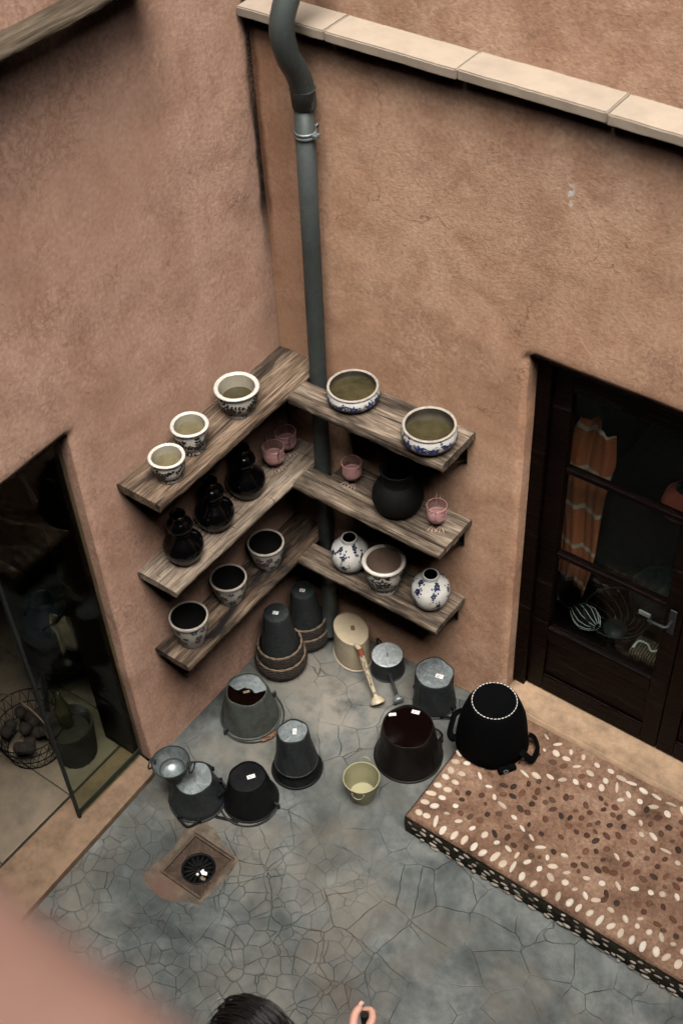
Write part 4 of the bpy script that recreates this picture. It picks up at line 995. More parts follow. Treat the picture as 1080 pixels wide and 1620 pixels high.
# ------------------------------------------------------------------ pebble step
ST = dict(x0=1.163, x1=3.2, y0=-.790, y1=-.066, h=.138)
def M_mortar(name, a, b, c):
    t = NT(name); n = t.noise(5, 4, .65); f = t.noise(70, 3, .6)
    col = t.ramp(n, [(.3, a), (.5, b), (.7, c)]); col = t.mix(.5, col, t.ramp(f, [(.3, .2), (.7, .75)]), 'OVERLAY')
    return t.fin(col, .9, normal=t.bump(t.math('ADD', t.noise(26, 4, .65), t.math('MULTIPLY', f, .5)), .011, .9), spec=.2)
MAT['mortar'] = M_mortar('terracotta_mortar', (.07, .037, .023), (.155, .088, .056), (.245, .155, .105))
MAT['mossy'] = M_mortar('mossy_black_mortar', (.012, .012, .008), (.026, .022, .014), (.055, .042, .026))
def M_pebble(name, stops, rough):
    t = NT(name); r = t.n('ShaderNodeObjectInfo').outputs['Random']
    c = t.ramp(r, stops); c = t.mix(t.math('MULTIPLY', t.ramp(t.noise(30, 4, .6), [(.45, 0), (.7, 1)]), .5), c, tuple(x*.45 for x in stops[0][1]))
    return t.fin(c, rough, normal=t.bump(t.noise(60, 3), .002, .4), spec=.2)
MAT['pebw'] = M_pebble('white_pebble', [(0, (.44, .37, .29)), (.3, (.52, .46, .385)), (.7, (.46, .36, .27)), (1, (.34, .27, .20))], .65)
MAT['pebb'] = M_pebble('brown_pebble', [(0, (.085, .034, .017)), (.35, (.04, .018, .010)), (.6, (.014, .011, .008)), (.8, (.12, .052, .026)), (1, (.06, .034, .023))], .7)
MAT['pebd'] = M_pebble('grimy_shaded_pebble', [(0, (.22, .19, .15)), (.5, (.33, .29, .24)), (1, (.15, .12, .09))], .8)  # front-face pebbles: grime plus their shade put into the colour
step = thing('pebble_step', 'low doorstep of white and brown pebbles set in terracotta mortar', 'step', (ST['x0'], ST['y0'], 0))
def steptop(x, y):
    h = ST['h']+.004*noise.noise(Vector((x*4, y*4, 0)))+.002*noise.noise(Vector((x*17, y*17, 2)))
    e = min(x-ST['x0'], y-ST['y0']); r_ = .03
    if e < r_: h -= r_*(1-math.sqrt(max(0, 1-((r_-max(e, 0))/r_)**2)))*.8
    return h
mb = MB(); xs = [ST['x0']+d for d in (0, .004, .010, .018, .03)]+frange(ST['x0']+.06, ST['x1'], .03); ys = [ST['y0']+d for d in (0, .004, .010, .018, .03)]+frange(ST['y0']+.06, ST['y1'], .03)
ny = len(ys); mb.add([(x, y, steptop(x, y)) for x in xs for y in ys], [(i*ny+j, (i+1)*ny+j, (i+1)*ny+j+1, i*ny+j+1) for i in range(len(xs)-1) for j in range(ny-1)], True)
child(mb, 'mortar_bed', MAT['mortar'], step)
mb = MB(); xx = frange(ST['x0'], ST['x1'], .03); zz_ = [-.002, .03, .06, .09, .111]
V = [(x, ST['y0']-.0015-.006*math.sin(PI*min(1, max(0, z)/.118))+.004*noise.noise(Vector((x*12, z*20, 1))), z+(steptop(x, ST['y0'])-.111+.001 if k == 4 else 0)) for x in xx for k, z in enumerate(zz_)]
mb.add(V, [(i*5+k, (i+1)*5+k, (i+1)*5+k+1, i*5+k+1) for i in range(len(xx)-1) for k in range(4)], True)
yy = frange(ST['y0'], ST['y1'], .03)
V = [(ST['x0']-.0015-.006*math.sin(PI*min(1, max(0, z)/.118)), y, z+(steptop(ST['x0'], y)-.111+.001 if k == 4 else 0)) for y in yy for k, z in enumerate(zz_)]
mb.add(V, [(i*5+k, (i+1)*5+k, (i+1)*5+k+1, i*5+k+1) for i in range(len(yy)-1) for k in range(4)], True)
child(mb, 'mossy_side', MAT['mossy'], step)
PEB = {}
for kind in ('w', 'b', 'd'):
    PEB[kind] = []
    for v in range(7):
        rg = random.Random(v*3+(kind == 'b')); ns = 10; a1, a2, p1, p2 = rg.uniform(.03, .22), rg.uniform(.02, .14), rg.uniform(0, 6), rg.uniform(0, 6); ph = [1+a1*math.sin(2*PI*k/ns+p1)+a2*math.sin(4*PI*k/ns+p2)+rg.uniform(-.03, .03) for k in range(ns)]
        if kind == 'b': ph = [q*rg.uniform(.90, 1.07) for q in ph]
        m = MB(); V = []; 
        for rr, z in ((1.0, -.35), (1.0, .25), (.80, .72), (.42, .96)):
            for k in range(ns): a = 2*PI*k/ns; V.append((rr*ph[k]*math.cos(a)*.5, rr*(ph[k]*.6+.4)*math.sin(a)*.5, z))
        V.append((0, 0, 1.0)); F = []
        for i in range(3):
            for k in range(ns): F.append((i*ns+k, i*ns+(k+1) % ns, (i+1)*ns+(k+1) % ns, (i+1)*ns+k))
        F += [(3*ns+k, 3*ns+(k+1) % ns, 4*ns) for k in range(ns)]
        m.add(V, F, True); PEB[kind].append(m.mesh('pebble', MAT['peb'+kind]))
W_INV = Matrix.Translation(step.location).inverted()
extra = {'w': MB(), 'b': MB(), 'd': MB()}; count = [0]
def pebble(kind, x, y, L, W_, ang, z=None, up=None, force_extra=False):
    me = rnd.choice(PEB[kind]); z = steptop(x, y) if z is None else z
    M = Matrix.Translation((x, y, z)) @ (up or Matrix.Identity(4)) @ Matrix.Rotation(ang, 4, 'Z') @ Matrix.Diagonal((L*.92, W_*.92, .0062*rnd.uniform(.5, 1.5), 1))
    if force_extra or count[0] >= 300:
        e = extra[kind]; b = len(e.v); e.v += [tuple(M @ q.co) for q in me.vertices]; e.f += [tuple(i+b for i in p.vertices) for p in me.polygons]; e.sm += [True]*len(me.polygons); return
    count[0] += 1
    o = bpy.data.objects.new('pebble', me); COL.objects.link(o); o.parent = step; o.matrix_parent_inverse = W_INV; o.matrix_basis = M
PB = {
'edge_left':[(1.166,-0.377),(1.175,-0.427),(1.183,-0.473),(1.182,-0.518),(1.182,-0.57),(1.178,-0.621),(1.178,-0.674),(1.185,-0.733)],
'left2':[(1.23,-0.403),(1.239,-0.463),(1.238,-0.515),(1.234,-0.565),(1.234,-0.614),(1.229,-0.667),(1.228,-0.728)],
'front':[(1.276,-0.723),(1.325,-0.738),(1.379,-0.733),(1.426,-0.727),(1.475,-0.733),(1.52,-0.736),(1.571,-0.723),(1.617,-0.733),(1.659,-0.721),(1.712,-0.735),(1.77,-0.735),(1.824,-0.743),(1.879,-0.733),(1.931,-0.729),(1.972,-0.728),(2.02,-0.723),(2.067,-0.727),(2.116,-0.724),(2.161,-0.729),(2.211,-0.73),(2.259,-0.724),(2.311,-0.714),(2.357,-0.712),(2.405,-0.718)],
'front2':[(1.294,-0.67),(1.356,-0.674),(1.422,-0.668),(1.482,-0.665),(1.544,-0.667),(1.6,-0.666),(1.645,-0.667),(1.696,-0.673),(1.754,-0.669),(1.812,-0.68),(1.872,-0.667),(1.919,-0.669),(1.966,-0.669),(2.012,-0.664),(2.082,-0.668),(2.15,-0.671),(2.203,-0.67),(2.253,-0.667),(2.303,-0.66),(2.353,-0.659),(2.398,-0.664)],
'arc':[(1.31,-0.425),(1.375,-0.45),(1.419,-0.483),(1.474,-0.5),(1.542,-0.52),(1.598,-0.546),(1.655,-0.564),(1.707,-0.584),(1.755,-0.607),(1.798,-0.629),(1.857,-0.622),(1.934,-0.599),(1.997,-0.582),(2.056,-0.553),(2.118,-0.528),(2.179,-0.506),(2.224,-0.485),(2.276,-0.463)],
'line':[(1.833,-0.142),(1.872,-0.186),(1.94,-0.217),(1.997,-0.239),(2.071,-0.268),(2.144,-0.3),(2.211,-0.322),(2.263,-0.358)],
'back':[(1.448,-0.081),(1.508,-0.086),(1.578,-0.088),(1.638,-0.083),(1.707,-0.086),(1.77,-0.08),(1.825,-0.087),(1.877,-0.083),(1.932,-0.09),(1.997,-0.085),(2.061,-0.086),(2.118,-0.083)],
'back2':[(1.525,-0.133),(1.577,-0.134),(1.638,-0.141),(1.701,-0.141),(1.778,-0.139),(1.78,-0.181),(1.73,-0.198),(1.673,-0.216),(1.617,-0.239),(1.565,-0.257),(1.513,-0.285),(1.466,-0.306),(1.286,-0.372),(1.946,-0.143),(2.009,-0.135),(2.07,-0.135),(1.889,-0.142),(1.99,-0.439)],
'brown':[(1.348,-0.396),(1.422,-0.409),(1.461,-0.39),(1.508,-0.342),(1.538,-0.305),(1.482,-0.432),(1.508,-0.398),(1.56,-0.354),(1.566,-0.386),(1.444,-0.45),(1.37,-0.506),(1.317,-0.529),(1.274,-0.556),(1.312,-0.573),(1.344,-0.634),(1.385,-0.625),(1.429,-0.617),(1.439,-0.575),(1.479,-0.544),(1.541,-0.469),(1.575,-0.467),(1.57,-0.421),(1.544,-0.576),(1.516,-0.637),(1.569,-0.619),(1.609,-0.637),(1.658,-0.618),(1.679,-0.525),(1.697,-0.638),(1.764,-0.57),(1.754,-0.491),(1.796,-0.432),(1.84,-0.421),(1.881,-0.423),(1.872,-0.492),(1.863,-0.575),(1.899,-0.551),(1.908,-0.377),(1.796,-0.314),(1.836,-0.27),(1.871,-0.233),(1.91,-0.264),(1.895,-0.325),(1.849,-0.341),(1.763,-0.293),(1.738,-0.385),(1.702,-0.4),(1.656,-0.452),(1.753,-0.423),(1.658,-0.389),(1.631,-0.353),(1.675,-0.306),(1.883,-0.272),(1.946,-0.297),(1.948,-0.349),(1.937,-0.431),(1.908,-0.467),(1.989,-0.167),(2.047,-0.174),(2.106,-0.194),(2.092,-0.239),(2.169,-0.188),(2.098,-0.327),(2.095,-0.376),(2.149,-0.384),(2.157,-0.435),(2.198,-0.404),(2.25,-0.386),(2.251,-0.424),(2.125,-0.469),(2.09,-0.457),(2.036,-0.616),(2.039,-0.642),(2.089,-0.626),(2.159,-0.58),(2.197,-0.553),(2.249,-0.535),(2.196,-0.6),(2.264,-0.617),(2.306,-0.563),(2.295,-0.626),(2.348,-0.621),(2.352,-0.576),(2.016,-0.339),(2.029,-0.398),(1.953,-0.538),(1.979,-0.52),(2.012,-0.514),(2.038,-0.45),(1.539,-0.182),(1.587,-0.173),(1.679,-0.175),(1.693,-0.294),(1.614,-0.38),(2.184,-0.268),(2.159,-0.337),(2.14,-0.14)],
}
u = rnd.uniform
occ = []
def put(kind, x, y, L, W_, ang, **k):
    x += .015; y -= .020
    occ.append((x, y, max(L, W_)*.5))
    pebble(kind, x, y, L, W_, ang, **k)
for x, y in PB['front']: put('w', x, y-.006, u(.040, .060), u(.022, .034), PI/2+u(-.5, .5))
for x, y in PB['front2']: put('w', x, y, u(.026, .048), u(.018, .032), u(.0, 3))
for x, y in PB['edge_left']: put('w', x+.006, y, u(.040, .052), u(.026, .032), u(-.4, .4))
for x, y in PB['left2']: put('w', x, y, u(.034, .042), u(.026, .034), u(-.6, .9))
for k in ('arc', 'line', 'back', 'back2'):
    for x, y in PB[k]: put('w', x, y, u(.026, .056), u(.016, .031), u(-1.2, .8))
for x, y in PB['brown']: put('b', x, y, u(.028, .046), u(.021, .032), u(0, 3.1))
for k in range(2600):                              # the small dark stones between
    x, y = u(1.28, 2.46), u(-.64, -.13)
    if (x-1.259)**2+(y+.242)**2 < .15**2: continue
    s_ = u(.020, .034)
    if all((x+.015-a)**2+(y-.020-b)**2 > (c_+s_*.5+.003)**2 for a, b, c_ in occ) and count[0] < 262:
        put('b' if u(0, 1) < .94 else 'w', x, y, s_, s_*u(.62, .85), u(0, 3.1))
upf = Matrix.Rotation(PI/2, 4, 'X')
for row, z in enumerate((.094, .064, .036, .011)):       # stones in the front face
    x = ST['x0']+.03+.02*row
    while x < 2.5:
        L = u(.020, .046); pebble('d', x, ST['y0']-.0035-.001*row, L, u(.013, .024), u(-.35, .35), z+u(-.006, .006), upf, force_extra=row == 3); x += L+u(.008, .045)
# the bed goes on past the picture's edge
x = 2.46
while x < 3.17:
    for y in (-.728, -.666, -.14, -.085): pebble('w', x+u(-.01, .01), y, u(.04, .055), u(.026, .034), u(0, 3), force_extra=True)
    for k in range(8): pebble('b', x+u(-.025, .025), u(-.62, -.18), u(.026, .042), u(.02, .03), u(0, 3), force_extra=True)
    x += .052
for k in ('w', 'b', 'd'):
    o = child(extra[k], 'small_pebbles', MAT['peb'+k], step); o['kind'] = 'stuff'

# ------------------------------------------------------------------ right door
m = MB()
bm = bmesh.new(); bmesh.ops.create_cube(bm, size=1)
for v in bm.verts: v.co = Vector((1.19+(v.co.x+.5)*1.42, -.064+(v.co.y+.5)*.32, .03+(v.co.z+.5)*.150))
bmesh.ops.subdivide_edges(bm, edges=[e for e in bm.edges if abs(e.verts[0].co.x-e.verts[1].co.x) > .1], cuts=40)
bmesh.ops.bevel(bm, geom=[e for e in bm.edges if len(e.link_faces) == 2 and e.calc_face_angle(0) > 1], offset=.007, segments=3, affect='EDGES')
for v in bm.verts: v.co += Vector((0, noise.noise(v.co*11)*.004, noise.noise(v.co*13+Vector((4, 4, 4)))*.003))
m.bm(bm, smooth=True); thr = m.build('stone_threshold', MAT['sillstone']); tag(thr, 'ochre stone threshold under the dark wooden door', 'threshold')
DY = .085
door = thing('glazed_door', 'dark wooden double door with glass panes in the right wall', 'door', (1.9, DY, .18))
def dpart(name, x0, x1, z0, z1, y0=DY, y1=DY+.045, mat='mahog', b=.004, par=None):
    m = MB(); m.bbox(x0, x1, y0, y1, z0, z1, b)
    # grain along the longer side
    o = child(m, name, MAT[mat], door) if par is None else m.build(name, MAT[mat], par)
    return o
dpart('frame', 1.183, 1.243, .180, 2.13, DY-.02, DY+.07); dpart('frame', 2.557, 2.617, .180, 2.13, DY-.02, DY+.07); dpart('frame', 1.244, 2.556, 2.07, 2.13, DY-.02, DY+.07)
for x0, x1 in ((1.246, 1.897), (1.901, 2.554)):
    dpart('stile', x0, x0+.078, .19, 2.066); dpart('stile', x1-.078, x1, .19, 2.066)
    a, b = x0+.0785, x1-.0785
    dpart('rail', a, b, 1.97, 2.066); dpart('rail', a, b, .19, .285); dpart('rail', a, b, .545, .62)
    dpart('panel', a, b, .286, .544, DY+.012, DY+.030); dpart('panel_moulding', a+.0, b-.0, .286, .300, DY+.002, DY+.0115); 
    for z in (1.095, 1.575): dpart('muntin', a, b, z-.012, z+.012, DY+.004, DY+.040)
    dpart('bead', a, b, .6205, .632, DY-.003, DY+.020)
    for z0, z1 in ((.633, 1.0825), (1.1075, 1.5625), (1.5875, 1.969)): dpart('pane', a, b, z0, z1, DY+.020, DY+.024, 'glass', .0008)
m = MB(); m.bbox(1.842, 1.872, DY-.008, DY, .96, 1.10, .004); hp = child(m, 'handle_plate', MAT['galvd'], door)
m = MB(); m.tube([(1.857, DY-.006, 1.04), (1.857, DY-.045, 1.04), (1.845, DY-.055, 1.04), (1.775, DY-.055, 1.038)], .0065, 10); o = m.build('lever', MAT['galvd'], hp)
o.matrix_parent_inverse = (Matrix.Translation(door.location)).inverted() @ Matrix.Identity(4); o.matrix_parent_inverse = Matrix.Identity(4)

# ------------------------------------------------------------------ rooms behind the openings
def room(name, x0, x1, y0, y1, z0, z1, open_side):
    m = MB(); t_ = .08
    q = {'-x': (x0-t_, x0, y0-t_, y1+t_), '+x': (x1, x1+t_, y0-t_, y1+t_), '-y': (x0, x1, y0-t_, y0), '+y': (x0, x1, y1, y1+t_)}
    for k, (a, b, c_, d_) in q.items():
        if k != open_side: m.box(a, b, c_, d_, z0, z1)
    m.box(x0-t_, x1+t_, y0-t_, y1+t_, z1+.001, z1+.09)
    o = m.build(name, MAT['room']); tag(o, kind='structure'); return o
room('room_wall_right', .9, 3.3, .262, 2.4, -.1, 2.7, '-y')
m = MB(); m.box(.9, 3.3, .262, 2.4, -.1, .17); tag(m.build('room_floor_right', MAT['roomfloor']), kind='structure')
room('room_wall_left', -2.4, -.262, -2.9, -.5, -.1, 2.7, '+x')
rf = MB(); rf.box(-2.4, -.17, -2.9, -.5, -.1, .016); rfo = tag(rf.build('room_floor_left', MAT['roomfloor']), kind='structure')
tm = MB(); tm.bbox(0, .416, 0, .416, 0, .012, .002); tme = tm.mesh('tile', MAT['tile'])
for i in range(4):
    for j in range(5):
        o = ob('tile', tme, rfo, (-.175-.42*(i+1)+rnd.uniform(-.001, .001), -2.78+.42*j, .018+rnd.uniform(0, .0015)))

# left threshold kerb and the fixed glass leaf
m = MB(); bm = bmesh.new(); P = [(-.165, -1.168), (.052, -1.19), (.060, -1.235), (.085, -2.04), (.09, -2.24), (-.165, -2.24)]
vb = [bm.verts.new((x, y, -.01)) for x, y in P]; vt = [bm.verts.new((x, y, .036)) for x, y in P]
bm.faces.new(vb[::-1]); bm.faces.new(vt)
for i in range(6): bm.faces.new((vb[i], vb[(i+1) % 6], vt[(i+1) % 6], vt[i]))
bmesh.ops.bevel(bm, geom=[e for e in bm.edges if e.verts[0].co.z > 0 and e.verts[1].co.z > 0], offset=.006, segments=3, affect='EDGES')
m.bm(bm); tag(m.build('stone_threshold', MAT['sillstoneL']), 'worn ochre stone threshold under the left glass opening', 'threshold')
gd = thing('glass_door', 'frameless glass leaf standing on the left threshold', 'door', (-.055, -1.37, .036))
m = MB(); m.bbox(-.060, -.050, -1.574, -1.168, .040, 2.03, .001); child(m, 'pane', M_glass('green_glass', (.80, .84, .79)), gd)
m = MB(); m.bbox(-.063, -.047, -1.588, -1.5745, .038, 2.03, .002); child(m, 'edge_profile', MAT['galvd'], gd)
m = MB(); m.bbox(-.259, -.068, -1.200, -1.172, .038, 2.03, .003); child(m, 'side_lining', MAT['mahog'], gd)
m = MB(); m.bbox(-.066, -.0605, -1.57, -1.17, .0375, .075, .002); child(m, 'bottom_seal', MAT['pipe'], gd)

# what stands inside the left shop
t = thing('wire_basket', 'round wire basket of brown cones inside the left opening', 'basket', (-.50, -1.42, .031))
m = MB()
for a in (0, .33, .66, 1): m.tube([((.13+.05*a)*math.cos(2*PI*k/32), (.13+.05*a)*math.sin(2*PI*k/32), .004+.20*a) for k in range(32)], .003, 5, closed=True)
for k in range(26):
    for s_ in (-.35, .35): m.tube([((.13+.05*a)*math.cos(2*PI*k/26+s_*a), (.13+.05*a)*math.sin(2*PI*k/26+s_*a), .004+.20*a) for a in (0, .5, 1)], .0018, 4)
m.build('wire_mesh', MAT['iron'], t)
m = MB(); m.tube([(.18*math.cos(PI*k/14), .0, .2+.15*math.sin(PI*k/14)) for k in range(15)], .004, 6); m.build('handle', MAT['wickerp'], t)
for k in range(16):
    a, r_ = rnd.uniform(0, 6.28), .11*math.sqrt(rnd.random()); m = MB(); z = .10+.05*rnd.random()
    m.lathe([(0, -.03), (.02, -.022), (.031, 0), (.024, .02), (0, .034)], 12, mod=lambda a_, i, z_: .003*math.sin(6*a_+z_*300))
    o = m.build('pine_cone', MAT['wicker']); o.location = (-.50+r_*math.cos(a), -1.42+r_*math.sin(a), .031+z); o.rotation_euler = (rnd.uniform(0, 3), rnd.uniform(0, 3), 0)
    tag(o, 'brown pine cone heaped in the wire basket', 'cone', 'pine cones in the wire basket')
t = thing('tall_basket', 'tall dark woven basket behind the glass leaf', 'basket', (-.31, -1.335, .031))
m = MB(); rows = 22
for i in range(rows):
    a = i/(rows-1); m.tube([((.085+.02*a+.003*((k+i) % 2))*math.cos(2*PI*k/36), (.085+.02*a+.003*((k+i) % 2))*math.sin(2*PI*k/36), .006+.22*a) for k in range(36)], .006, 5, closed=True)
m.build('weave', MAT['wicker'], t)
m = MB(); m.lathe([(0, .19), (.06, .20), (.085, .18)], 24); m.build('lining', MAT['wicker'], t)
def bottle(loc, label, mat):
    m = MB(); m.lathe([(0, 0), (.03, 0), (.032, .01), (.034, .12), (.022, .17), (.012, .2), (.014, .23), (.010, .24), (0, .24)], 24, mod=lambda a, i, z: .002*math.sin(8*a)); o = m.build('bottle', mat); o.location = loc; tag(o, label, 'bottle')
bottle((-.33, -1.33, .235), 'olive glass bottle standing in the tall dark basket', MAT['water'])
t = thing('wooden_stool', 'dark wooden stool inside the left opening', 'stool', (-.55, -1.12, .031))
m = MB(); m.lathe([(0, .40), (.16, .40), (.165, .41), (.165, .43), (.16, .44), (0, .44)], 32); m.build('seat', MAT['mahog'], t)
for k in range(3):
    a = 2*PI*k/3+.4; m = MB(); m.tube([(.10*math.cos(a), .10*math.sin(a), .40), (.15*math.cos(a), .15*math.sin(a), 0)], .014, 8); m.build('leg', MAT['mahog'], t)
m = MB(); m.lathe([(0, 0), (.06, 0), (.11, .05), (.14, .13), (.12, .21), (.06, .26), (.05, .29), (.06, .30), (.045, .29), (.05, .2), (0, .1)], 32); o = m.build('blue_vase', M_plain('night_blue_glaze', (.02, .03, .05), .3)); o.location = (-.55, -1.12, .472)
tag(o, 'dark blue round vase on the stool inside the left opening', 'vase')
def drape(name, pts_fn, nu, nv, mat, th=.003):
    m = MB(); V = [pts_fn(i/(nu-1), j/(nv-1)) for i in range(nu) for j in range(nv)]
    F = [(i*nv+j, (i+1)*nv+j, (i+1)*nv+j+1, i*nv+j+1) for i in range(nu-1) for j in range(nv-1)]
    m.add(V, F, True); o = m.build(name, mat); s_ = o.modifiers.new('t', 'SOLIDIFY'); s_.thickness = th; return o
o = drape('cream_cloth', lambda a, b: (-.33+.018*math.sin(a*14+b)+(.012 if b > .5 else -.012), -1.10-.16*a, .882-.34*abs(b-.3)-.03*math.sin(a*5)), 14, 10, MAT['wickerp'])
tag(o, 'cream cloth folded over a rail inside the left opening', 'cloth')
m = MB(); m.tube([(-.33, -1.30, .87), (-.33, -1.05, .87)], .008, 8); m.tube([(-.33, -1.06, .87), (-.33, -1.06, .033)], .008, 8); m.bbox(-.42, -.24, -1.10, -1.02, .032, .045, .003)
tag(m.build('cloth_rail', MAT['iron']), 'thin black rail carrying the cream cloth', 'rail')

# what stands inside the right shop
t = thing('display_table', 'dark display table behind the right door', 'table', (1.7, .5, .17))
m = MB(); m.bbox(-.50, .55, -.22, .25, .20, .235, .004); m.build('top', MAT['mahog'], t)
for sx in (-.46, .51):
    for sy in (-.18, .21): m = MB(); m.bbox(sx-.02, sx+.02, sy-.02, sy+.02, .001, .1995, .003); m.build('leg', MAT['mahog'], t)
TZ = .406
def M_scarf():
    t = NT('orange_striped_cloth'); z = t.sep()[2]
    wv = t.math('FRACT', t.math('ADD', t.math('MULTIPLY', z, 4.6), t.math('MULTIPLY', t.noise(3, 2), .15)))
    c = t.mix(t.ramp(wv, [(.10, 1), (.13, 0)], 'LINEAR'), (.20, .042, .008), (.24, .175, .14))
    c = t.mix(.4, c, t.ramp(t.noise(90, 2), [(.3, .3), (.7, .7)]), 'OVERLAY')
    return t.fin(c, .9)
def scarf(a, b):
    w_ = (.075+.035*b)*(1-.35*max(0, b-.85)/.15)
    x = 1.345+(a-.5)*2*w_+.012*math.sin(b*7); y = .20+.012*math.sin(a*11+b*2.6)+.006*math.sin(a*23+b*4)
    return (x+.035*b, y, .86+.93*b-.05*abs(a-.5)-.04*(a > .6))
o = drape('hanging_scarf', scarf, 40, 26, M_scarf()); tag(o, 'orange and white striped cloth hanging behind the right door', 'scarf')
m = MB(); m.tube([(1.31, .32, 1.60), (1.31, .42, 1.62)], .008, 8); m.tube([(1.31, .42, .172), (1.31, .42, 1.66)], .012, 10); m.lathe([(0, .172), (.12, .172), (.12, .185), (.02, .19), (0, .19)], 24, c=(1.31, .42, 0))
tag(m.build('coat_stand', MAT['iron']), 'thin dark stand from which the striped cloth hangs', 'stand')
t = thing('striped_shell', 'black pointed shell ornament with fine white lines behind the glass', 'ornament', (1.372, .36, TZ+.06))
m = MB(); Rm = Matrix.Rotation(R(78), 4, 'Y') @ Matrix.Rotation(.4, 4, 'X')
sh = [(0, -.09), (.03, -.07), (.052, -.02), (.056, .02), (.04, .06), (.015, .088), (0, .095)]
m.lathe(sh, 28, M=Rm); m.build('body', MAT['mattblack'], t)
m = MB()
for k in range(12):
    a = 2*PI*k/12; m.tube([Rm @ Vector(((r_+.001)*math.cos(a+z*4), (r_+.001)*math.sin(a+z*4), z)) for r_, z in sh[1:-1]], .0016, 4)
o = m.build('white_lines', MAT['label'], t); o['kind'] = 'stuff'
t = thing('wire_bowl', 'tangled dark wire bowl on the display table', 'bowl', (1.50, .42, TZ))
m = MB()
for k in range(16):
    pts = [((.05+.10*a**.6)*math.cos(2*PI*k/16+a*.9), (.05+.10*a**.6)*math.sin(2*PI*k/16+a*.9), .003+.11*a**1.6) for a in [i/8 for i in range(9)]]; m.tube(pts, .0022, 4)
m.tube([(.15*math.cos(2*PI*k/30), .15*math.sin(2*PI*k/30), .113) for k in range(30)], .004, 5, closed=True); m.lathe([(0, .001), (.055, .001), (.055, .005), (0, .005)], 20); m.build('wires', MAT['galvd'], t)
t = thing('wicker_box', 'ribbed wicker box under the white bead string', 'box', (1.69, .36, TZ))
m = MB(); m.bbox(-.065, .065, -.05, .05, .001, .05, .004); m.build('body', MAT['wicker'], t)
m = MB()
for k in range(11): m.tube([(-.062+.0124*k, -.052, .003), (-.062+.0124*k, -.051, .05), (-.062+.0124*k, .0, .054), (-.062+.0124*k, .05, .052)], .004, 5)
o = m.build('ribs', MAT['wickerp'], t)
t = thing('bead_string', 'string of white beads lying on the wicker box', 'beads', (1.69, .345, TZ+.062))
m = MB(); bp = smoothcurve([(-.055, -.02, 0), (-.05, .02, .002), (-.01, .025, .002), (.02, .0, .002), (.045, .02, .004), (.05, .045, .03), (.055, .055, .08)], 4)
for p in bp: m.lathe([(0, -.0055), (.0045, -.003), (.0055, 0), (.0045, .003), (0, .0055)], 10, c=p)
o = m.build('beads', MAT['label'], t); o['kind'] = 'stuff'
t = thing('dark_cauldron', 'dark round metal pot deep behind the glass', 'pot', (1.60, .62, TZ))
m = MB(); m.lathe([(0, 0), (.07, 0), (.115, .04), (.13, .10), (.12, .16), (.10, .185), (.105, .195), (.095, .19), (.1, .1), (0, .03)], 32); m.build('body', MAT['galvd'], t)
m = MB(); m.bbox(-.03, .03, -.135, -.126, .09, .115, .003); m.build('tag', MAT['label'], t)
t = thing('red_lampshade', 'dull red shade at the right edge behind the glass', 'lampshade', (1.715, .36, 1.33))
m = MB(); m.lathe([(.04, .14), (.075, .11), (.085, .06), (.08, .02), (.06, 0), (.055, .002), (.075, .03), (.07, .1), (.035, .13)], 28); m.build('shade', M_plain('brick_red_paper', (.30, .05, .03), .8), t)
m = MB(); m.tube([(0, 0, .13), (0, 0, 1.2)], .004, 6); m.lathe([(0, .12), (.042, .13), (.02, .145), (0, .145)], 16); m.build('cord', MAT['iron'], t)

# ------------------------------------------------------------------ the person at the bottom edge
def skin(name, nodes, edges, root, mat, parent=None, sub=2):
    names = list(nodes); me = bpy.data.meshes.new(name); me.from_pydata([nodes[k][0] for k in names], [(names.index(a), names.index(b)) for a, b in edges], [])
    o = bpy.data.objects.new(name, me); COL.objects.link(o)
    sk = o.modifiers.new('skin', 'SKIN'); o.modifiers.new('sub', 'SUBSURF').levels = sub; o.modifiers['sub'].render_levels = sub; sk.use_smooth_shade = True
    for i, k in enumerate(names):
        r_ = nodes[k][1]; me.skin_vertices[0].data[i].radius = r_ if isinstance(r_, tuple) else (r_, r_); me.skin_vertices[0].data[i].use_root = k == root
    dg = bpy.context.evaluated_depsgraph_get(); m2 = bpy.data.meshes.new_from_object(o.evaluated_get(dg)); bpy.data.objects.remove(o); m2.name = name
    return m2
# person's own frame: x to their right, y forward, z up
N = {'pel': ((0, 0, .90), (.135, .095)), 'waist': ((0, .005, 1.03), (.115, .085)), 'chest': ((0, .0, 1.22), (.135, .095)), 'neckb': ((0, -.01, 1.375), (.062, .055)), 'neck': ((0, .005, 1.43), (.048, .05)), 'skull': ((0, .015, 1.49), (.05, .055))}
E_ = [('pel', 'waist'), ('waist', 'chest'), ('chest', 'neckb'), ('neckb', 'neck'), ('neck', 'skull')]
for s_, L in ((-1, 'l'), (1, 'r')):
    N.update({L+'sh': ((s_*.155, -.01, 1.335), .052), L+'hip': ((s_*.085, 0, .86), .088), L+'kn': ((s_*.095, .02, .47), .055), L+'calf': ((s_*.097, .0, .33), .052), L+'an': ((s_*.1, -.02, .09), .036), L+'he': ((s_*.1, -.03, .035), .034), L+'to': ((s_*.115, .13, .022), .024)})
    E_ += [('chest', L+'sh'), ('pel', L+'hip'), (L+'hip', L+'kn'), (L+'kn', L+'calf'), (L+'calf', L+'an'), (L+'an', L+'he'), (L+'he', L+'to')]
HX, HY, HZ = .139, .315, 1.20          # the raised right hand
